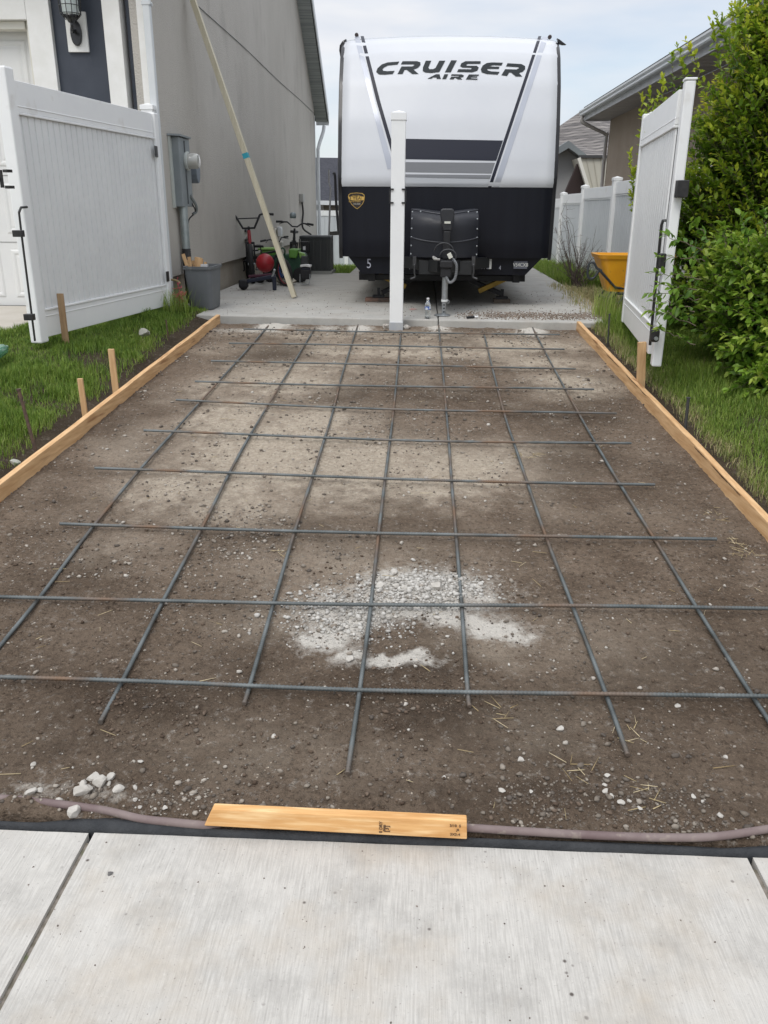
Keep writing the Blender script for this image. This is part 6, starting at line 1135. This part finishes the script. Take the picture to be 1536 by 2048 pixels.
# blue and cream bundle in the spokes, hand pump, folded seat
c = PY(560, 548, 12.5); bl = empty('blue_bag', (c[0], 12.6, 0), 'blue and cream bag seen through the red rimmed wheel', 'bag'); V_, F_ = rock_v((c[0]+.02, 12.62, .16), .17, .8, 21); MB().add(V_, F_).build('bag_top', M('bag_blue', (.02, .07, .22), .7), bl, smooth=50); V_, F_ = rock_v((c[0]+.05, 12.62, .065), .17, .4, 22); MB().add(V_, F_).build('bag_base', M('bag_cream', (.42, .39, .32), .8), bl, smooth=50)
fs_ = empty('folding_seat', (-1.7, 12.5, 0), 'black folding seat with white reflective band standing near the air conditioner', 'seat'); a_ = 12.45
MB().prism([PY(x, y, a_) for x, y in [(600, 540), (621, 540), (620, 556), (618, 559), (603, 559), (600, 556)]], (0, .12, 0)).build('seat_pad', blk, fs_, bevel=.015)
MB().prism([PY(x, y, a_-.015) for x, y in [(600, 530), (611, 528.5), (621.5, 531), (621, 535), (611, 533), (600.5, 534.5)]], (0, .13, 0)).build('white_band', M('band_white', (.68, .68, .68), .5), fs_, bevel=.004)
MB().prism([PY(x, y, a_+.02) for x, y in [(602, 534), (620, 535), (620, 541), (601, 541)]], (0, .1, 0)).build('back_pad', nvy, fs_, bevel=.01)
MB().tube([PY(600, 548, a_), PY(600, 566, a_), PY(602, 568, a_), PY(617, 568, a_), PY(619, 566, a_), PY(620, 548, a_)], .007, 6).build('wire_leg', galv, fs_, smooth=50)
MB().prism([PY(x, y, 12.5) for x, y in [(602, 512), (614, 512), (615, 530), (601, 530)]], (0, .1, 0)).build('folded_back', M('seat_charcoal', (.03, .032, .035), .6), fs_, bevel=.01)
c = PY(610, 495, 14.2); MB().box((c[0]-.07, 14.2, c[2]-.09), (c[0]+.06, 14.35, c[2]+.09)).build('charger_box', blk, bevel=.01, base=(c[0], 14.27, c[2]-.09), label='small black box with white tag in front of the air conditioner', cat='box')
MB().prism([PY(x, y, 14.19) for x, y in [(606, 493), (611, 492), (611, 500), (606, 500)]], (0, .006, 0)).build('tag', M('cap_white', (.8, .8, .8)), bpy.data.objects['charger_box'])
# scooter / bike helmet on second bar
c = PY(586, 431, 13.3); hm = MB(); hm.lathe((c[0], c[1], c[2]-.04), [(.045, 0), (.05, .03), (.048, .06), (.03, .085)], 14); hm.build('bell', M('bell_grey', (.22, .26, .27), .4, metal=.3), smooth=True, label='grey bell-like lamp on the bars of the black bicycle', cat='bicycle lamp')
# green plastic bottle at the lawn edge
c0 = Pz(-6, 706, .06); c1 = Pz(14, 694, .06); mb = MB(); P = [c0+(c1-c0)*t for t in (-.9, -.8, 0, .55, .8, 1)]; mb.tube(P, [.02, .042, .044, .042, .02, .014], 14); mb.build('green_bottle', M('green_plastic', (.12, .35, .22), .25, trans=.4), smooth=50, label='crumpled green plastic bottle in the grass at the left edge', cat='bottle')
# ================================================================ PLANTS
def leaf_mat(name, cols, tr=.3):
    m = bpy.data.materials.new(name); m.use_nodes = True; n = m.node_tree.nodes; l = m.node_tree.links; p = n['Principled BSDF']; p.inputs['Roughness'].default_value = .42; p.inputs['Specular IOR Level'].default_value = .4
    a = n.new('ShaderNodeAttribute'); a.attribute_name = 'tint'; r = n.new('ShaderNodeValToRGB'); e = r.color_ramp.elements; e[0].color = (*cols[0], 1); e[1].color = (*cols[-1], 1)
    for i, c in enumerate(cols[1:-1]): x = e.new((i+1)/(len(cols)-1)); x.color = (*c, 1)
    l.new(a.outputs['Fac'], r.inputs[0]); l.new(r.outputs[0], p.inputs['Base Color']); t = n.new('ShaderNodeBsdfTranslucent'); l.new(r.outputs[0], t.inputs[0]); mx = n.new('ShaderNodeMixShader'); mx.inputs[0].default_value = tr
    l.new(p.outputs[0], mx.inputs[1]); l.new(t.outputs[0], mx.inputs[2]); l.new(mx.outputs[0], n['Material Output'].inputs[0]); return m
def leaves(P, D, Lh, Wd, tint, droop=.3):
    """folded pointed leaves at P along D"""
    n = len(P); D = D/np.linalg.norm(D, axis=1)[:, None]; up = np.array([0, 0, 1.0])+RNG.normal(0, .35, (n, 3)); S_ = np.cross(D, up); S_ /= np.linalg.norm(S_, axis=1)[:, None]+1e-9; Nn = np.cross(S_, D)
    L_ = Lh[:, None]; w = Wd[:, None]/2; dz = np.array([0, 0, -1.0])*droop
    c0 = P; c1 = P+D*L_*.38+Nn*L_*.03; c2 = P+D*L_*.72+dz*L_*.10; c3 = P+D*L_+dz*L_*.30
    f = Nn*w*.35
    V = np.stack([c0, c1-S_*w+f, c2-S_*w*.72+f*.7, c3, c2+S_*w*.72+f*.7, c1+S_*w+f, c1, c2], 1).reshape(-1, 3)
    k = np.arange(n)[:, None]*8; Fa = np.concatenate([k+np.array(q) for q in ([0, 6, 1, 1], [6, 7, 2, 1], [7, 3, 2, 2], [0, 5, 6, 6], [5, 4, 7, 6], [4, 3, 7, 7])])
    tri = np.concatenate([np.concatenate([k+np.array(q) for q in ([0, 6, 1], [6, 7, 2], [6, 2, 1], [7, 3, 2], [0, 5, 6], [5, 4, 7], [5, 7, 6], [4, 3, 7])])])
    return V, tri, np.repeat(tint, 8)
def tubes_np(P, r0, r1):
    """P: (n, m, 3) polylines -> 3-sided tubes"""
    n, m, _ = P.shape; d = np.gradient(P, axis=1); d /= np.linalg.norm(d, axis=2)[..., None]+1e-9; a = np.cross(d, np.array([.3, .2, .9])); a /= np.linalg.norm(a, axis=2)[..., None]+1e-9; b = np.cross(d, a); r = np.linspace(r0, r1, m)[None, :, None]
    V = np.stack([P+(a*math.cos(t)+b*math.sin(t))*r for t in (0, 2.094, 4.189)], 2).reshape(-1, 3); F_ = []
    base = (np.arange(n)[:, None]*m+np.arange(m-1)[None])[..., None]*3
    for k in range(3): k2 = (k+1) % 3; F_.append((base+np.array([k, k2, k2+3, k+3])).reshape(-1, 4))
    return V, np.concatenate(F_)
def shrub(name, label, cat, base, tips, roots, nleaf, L_, Wd, mat, bark, tipl=.45, tb=.45, ts=.25, spread=.9, bare=.45, tcol=None, curve=.25):
    n = len(tips); t = np.linspace(0, 1, 14)[None, :, None]; mid = (roots+tips)/2; mid[:, 2] += curve*np.linalg.norm(tips-roots, axis=1)*.4; P = roots[:, None]*(1-t)**2+2*t*(1-t)*mid[:, None]+tips[:, None]*t**2
    P += RNG.normal(0, .008, P.shape)
    root = bpy.data.objects[name] if label is None else empty(name, base, label, cat); V, F_ = tubes_np(P, .0045, .0012); npmesh('stems', V, F_, bark, parent=root, kind=None)
    s = np.sort(RNG.uniform(bare, 1, (n, nleaf)), axis=1); i = np.minimum((s*13).astype(int), 12); f = s*13-i; ar = np.arange(n)[:, None]; Q = P[ar, i]*(1-f[..., None])+P[ar, i+1]*f[..., None]; d = P[ar, i+1]-P[ar, i]; d /= np.linalg.norm(d, axis=2)[..., None]
    rv = RNG.normal(size=Q.shape); rv -= (rv*d).sum(2, keepdims=True)*d; rv /= np.linalg.norm(rv, axis=2)[..., None]; D = d*(.35+.9*s[..., None]**3)+rv*spread
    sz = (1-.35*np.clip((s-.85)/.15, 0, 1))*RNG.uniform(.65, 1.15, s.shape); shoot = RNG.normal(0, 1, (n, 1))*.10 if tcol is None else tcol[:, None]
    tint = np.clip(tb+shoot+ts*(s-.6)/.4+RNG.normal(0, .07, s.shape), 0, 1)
    V, F_, T = leaves(Q.reshape(-1, 3), D.reshape(-1, 3), (sz*L_).ravel(), (sz*Wd).ravel(), tint.ravel()); npmesh('foliage', V, F_, mat, parent=root, attrs={'tint': T}, smooth=False); return root
brk = M('twig_bark', (.10, .075, .05), .85, c2=(.15, .12, .09), ns=30)
# --- tall privet-like shrub
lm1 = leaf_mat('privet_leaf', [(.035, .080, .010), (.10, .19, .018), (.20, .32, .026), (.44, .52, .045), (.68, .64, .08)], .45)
def cloud(cs, n):
    k = RNG.choice(len(cs), n, p=np.array([c[6] for c in cs])/sum(c[6] for c in cs)); C = np.array([c[:6] for c in cs])[k]; d = RNG.normal(size=(n, 3)); d /= np.linalg.norm(d, axis=1)[:, None]; r = RNG.uniform(.25, 1, n)**.45
    return C[:, :3]+d*C[:, 3:6]*r[:, None], r
cs = [(3.35, 8.0, 1.1, 1.05, .85, 1.2, 3), (3.1, 8.0, 2.0, .85, .75, .9, 2.2), (3.75, 7.9, 2.7, 1.0, .8, .85, 2.2), (3.5, 7.7, .6, 1.1, .7, .8, 2), (4.3, 7.8, 2.0, 1.0, .8, 1.4, 2), (3.9, 7.9, 3.15, .75, .6, .55, 1), (2.75, 8.1, 1.5, .62, .6, .8, 1.6), (2.95, 7.95, 2.55, .5, .45, .55, 1), (2.55, 8.2, .9, .5, .5, .8, 1.2)]
tips, r = cloud(cs, 5000); tips[:, 2] = np.maximum(tips[:, 2], -.1)
up = tips.copy(); roots = np.stack([3.6+(tips[:, 0]-3.6)*.62, 8.0+(tips[:, 1]-8.0)*.55, np.maximum(tips[:, 2]-RNG.uniform(.35, .7, len(tips)), -.2)], -1)
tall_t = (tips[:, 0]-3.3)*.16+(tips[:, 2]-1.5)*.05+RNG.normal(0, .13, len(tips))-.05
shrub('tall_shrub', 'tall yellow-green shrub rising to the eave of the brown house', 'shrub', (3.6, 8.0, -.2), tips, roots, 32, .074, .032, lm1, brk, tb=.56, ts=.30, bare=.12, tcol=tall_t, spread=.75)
# main limbs
lb_ = MB(); 
for i in range(9): a = RNG.uniform(0, 6.28); x, y = 3.5+.25*math.cos(a), 7.95+.2*math.sin(a); lb_.tube(spl([(x, y, -.3), (x+.15*math.cos(a), y+.1*math.sin(a), .8), (x+.45*math.cos(a), y+.3*math.sin(a), 2.2)], 6), list(np.linspace(.03, .012, 13)), 7)
lb_.build('limbs', brk, bpy.data.objects['tall_shrub'], smooth=True)
# upright shoots standing clear of the crown against wall and sky
def shoots(L, n, label, sub=0, Ls=.055, par=None):
    T, R_ = [], []
    for px0, py0, px1, py1, Y in L:
        a, b = PY(px0, py0, Y), PY(px1, py1, Y); R_.append(a); T.append(b)
    return np.array(T), np.array(R_)
T_, R_ = shoots([(1500, 120, 1484, -6, 7.4), (1470, 120, 1442, 34, 7.4), (1440, 130, 1421, 38, 7.5), (1400, 150, 1372, 76, 7.6), (1376, 170, 1352, 88, 7.7), (1352, 200, 1343, 105, 7.8), (1330, 230, 1322, 150, 8), (1320, 300, 1300, 180, 8.0), (1312, 330, 1296, 235, 8.0), (1460, 110, 1430, 30, 7.5), (1490, 90, 1475, 8, 7.3)], 0, '')
shrub('tall_shrub', None, None, (2.9, 7.7, 2.0), T_, R_, 36, .066, .030, lm1, brk, tb=.62, ts=.1, bare=.05, curve=0, spread=.55)
T_, R_ = shoots([(1268, 420, 1258, 292, 9.2), (1285, 300, 1301, 172, 9.2), (1282, 330, 1283, 180, 9.2), (1262, 400, 1272, 330, 9.2), (1300, 260, 1320, 185, 9.2), (1270, 440, 1262, 380, 9.2)], 0, '')
R_[:, 2] = np.maximum(R_[:, 2], .2)
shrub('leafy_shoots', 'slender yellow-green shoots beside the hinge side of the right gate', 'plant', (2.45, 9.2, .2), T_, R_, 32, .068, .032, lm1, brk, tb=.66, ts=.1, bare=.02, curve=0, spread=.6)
MB().tube(spl([(2.5, 9.25, -.1), (2.48, 9.2, .5), tuple(float(a) for a in R_[0])], 6), .008, 6).build('stem', brk, bpy.data.objects['leafy_shoots'])
# --- lower broad-leaved bush
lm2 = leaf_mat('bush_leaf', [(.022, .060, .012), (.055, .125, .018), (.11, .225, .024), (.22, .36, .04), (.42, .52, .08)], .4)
cs = [(3.0, 6.35, .40, .95, .75, .70, 3), (2.55, 6.5, .55, .62, .6, .55, 2), (3.3, 5.9, .15, .85, .65, .55, 2.4), (2.6, 6.1, .05, .55, .55, .42, 1.2), (3.6, 6.4, .9, .9, .7, .45, 1.6), (3.1, 5.4, -.05, .70, .5, .36, 1.6), (2.55, 5.75, -.05, .42, .4, .30, 1), (2.3, 6.75, .5, .35, .4, .45, .7)]
tips, r = cloud(cs, 2000); tips[:, 2] = np.maximum(tips[:, 2], -.22+.05*RNG.uniform(0, 1, len(tips)))
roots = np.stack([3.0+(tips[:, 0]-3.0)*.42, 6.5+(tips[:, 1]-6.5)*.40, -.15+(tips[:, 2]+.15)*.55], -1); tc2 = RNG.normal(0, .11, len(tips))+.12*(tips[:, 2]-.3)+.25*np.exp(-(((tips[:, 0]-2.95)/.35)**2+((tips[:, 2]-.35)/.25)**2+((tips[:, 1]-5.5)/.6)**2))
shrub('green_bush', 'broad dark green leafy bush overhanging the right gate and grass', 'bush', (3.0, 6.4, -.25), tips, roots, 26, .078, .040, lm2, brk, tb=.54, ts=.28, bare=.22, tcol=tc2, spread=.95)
lb_ = MB()
for i in range(10): a = RNG.uniform(0, 6.28); x, y = 3.0+.2*math.cos(a), 6.5+.15*math.sin(a); lb_.tube(spl([(x, y, -.35), (x+.15*math.cos(a), y+.12*math.sin(a), .05), (x+.4*math.cos(a), y+.3*math.sin(a), .4)], 5), list(np.linspace(.018, .007, 11)), 6)
lb_.build('limbs', brk, bpy.data.objects['green_bush'], smooth=True)
T_, R_ = shoots([(1400, 500, 1318, 470, 5.95), (1410, 520, 1312, 512, 5.9), (1400, 560, 1300, 545, 5.85), (1390, 580, 1303, 572, 5.85), (1390, 620, 1300, 600, 5.8), (1390, 650, 1283, 617, 5.75), (1380, 640, 1320, 625, 5.8), (1390, 690, 1296, 650, 5.75), (1400, 600, 1290, 585, 5.9), (1420, 480, 1380, 440, 6.1), (1500, 480, 1480, 425, 6.2), (1450, 490, 1445, 440, 6.2), (1530, 470, 1530, 415, 6.2)], 0, '')
shrub('green_bush', None, None, tuple(R_.mean(0)), T_, R_, 22, .070, .034, lm2, brk, tb=.62, ts=.12, bare=.02, curve=.1, spread=.8)
# --- dry bare shrub by the fence and rubbish at its foot
dry = M('dry_twig', (.11, .085, .07), .9, c2=(.17, .13, .11), ns=20); b0_ = Pz(1152, 572, -.03); r = empty('dry_shrub', b0_, 'bare dry shrub with thin twigs before the long white fence', 'shrub'); n = 46; T = []
for i in range(n):
    px, py = RNG.choice([(1120, 470), (1140, 430), (1172, 470), (1195, 500), (1110, 520), (1150, 500), (1185, 530), (1205, 560), (1128, 450)]) + RNG.normal(0, 9, 2); T.append(PY(px, py, b0_[1]+RNG.uniform(-.3, .3)))
T = np.array(T); Rr = b0_[None]+RNG.normal(0, .05, (n, 3))*[1, 1, .2]; t = np.linspace(0, 1, 9)[None, :, None]; mid = (Rr+T)/2+RNG.normal(0, .06, (n, 3)); P = Rr[:, None]*(1-t)**2+2*t*(1-t)*mid[:, None]+T[:, None]*t**2; P += RNG.normal(0, .008, P.shape); V, F_ = tubes_np(P, .008, .002); npmesh('branches', V, F_, dry, parent=r)
k = RNG.integers(0, n, 260); j = RNG.integers(3, 9, 260); a = P[k, j]; b = a+RNG.normal(0, .075, (260, 3))+[0, 0, .03]; t = np.linspace(0, 1, 4)[None, :, None]; V, F_ = tubes_np(a[:, None]*(1-t)+b[:, None]*t+RNG.normal(0, .004, (260, 4, 3)), .003, .001); npmesh('twigs', V, F_, dry, parent=r)
n = 7000; X = RNG.normal(2.40, .26, n); Y = RNG.uniform(9.3, 12.9, n); X = np.maximum(X, 1.75+.15*RNG.uniform(0, 1, n)+.1*(Y > 11)); V, Fa, Tt = blades(X, Y, np.where(X < 2.13, .0, -.06), RNG.uniform(.03, .12, n), np.full(n, .006), np.clip(RNG.normal(.93, .10, n), 0, 1), 1.3); npmesh('dead_weeds', V, Fa, gm, loc=(2.3, 11, 0), attrs={'tint': Tt}, label='tangle of dead weeds and clippings along the slab edge by the fence', cat='weeds', kind='stuff')
n = 330; X = RNG.normal(1.98, .06, n); Y = RNG.normal(9.1, .25, n); V, Fa, Tt = blades(X, Y, X*0-.01, RNG.uniform(.12, .36, n), np.full(n, .006), np.clip(RNG.normal(.62, .12, n), 0, 1), .45); npmesh('tall_weeds', V, Fa, gm, loc=(2, 9.1, 0), attrs={'tint': Tt}, label='tall seeding grass stalks at the right corner of the slab', cat='grass', kind='stuff')
n = 260; X = RNG.normal(-2.68, .10, n); Y = RNG.uniform(8.75, 9.25, n); V, Fa, Tt = blades(X, Y, X*0+.02, RNG.uniform(.12, .30, n), np.full(n, .005), np.clip(RNG.normal(.55, .15, n), 0, 1), .6); npmesh('weeds', V, Fa, gm, loc=(-2.6, 9, 0), attrs={'tint': Tt}, label='untidy grass tufts at the foot of the left gate post and bin', cat='grass', kind='stuff')
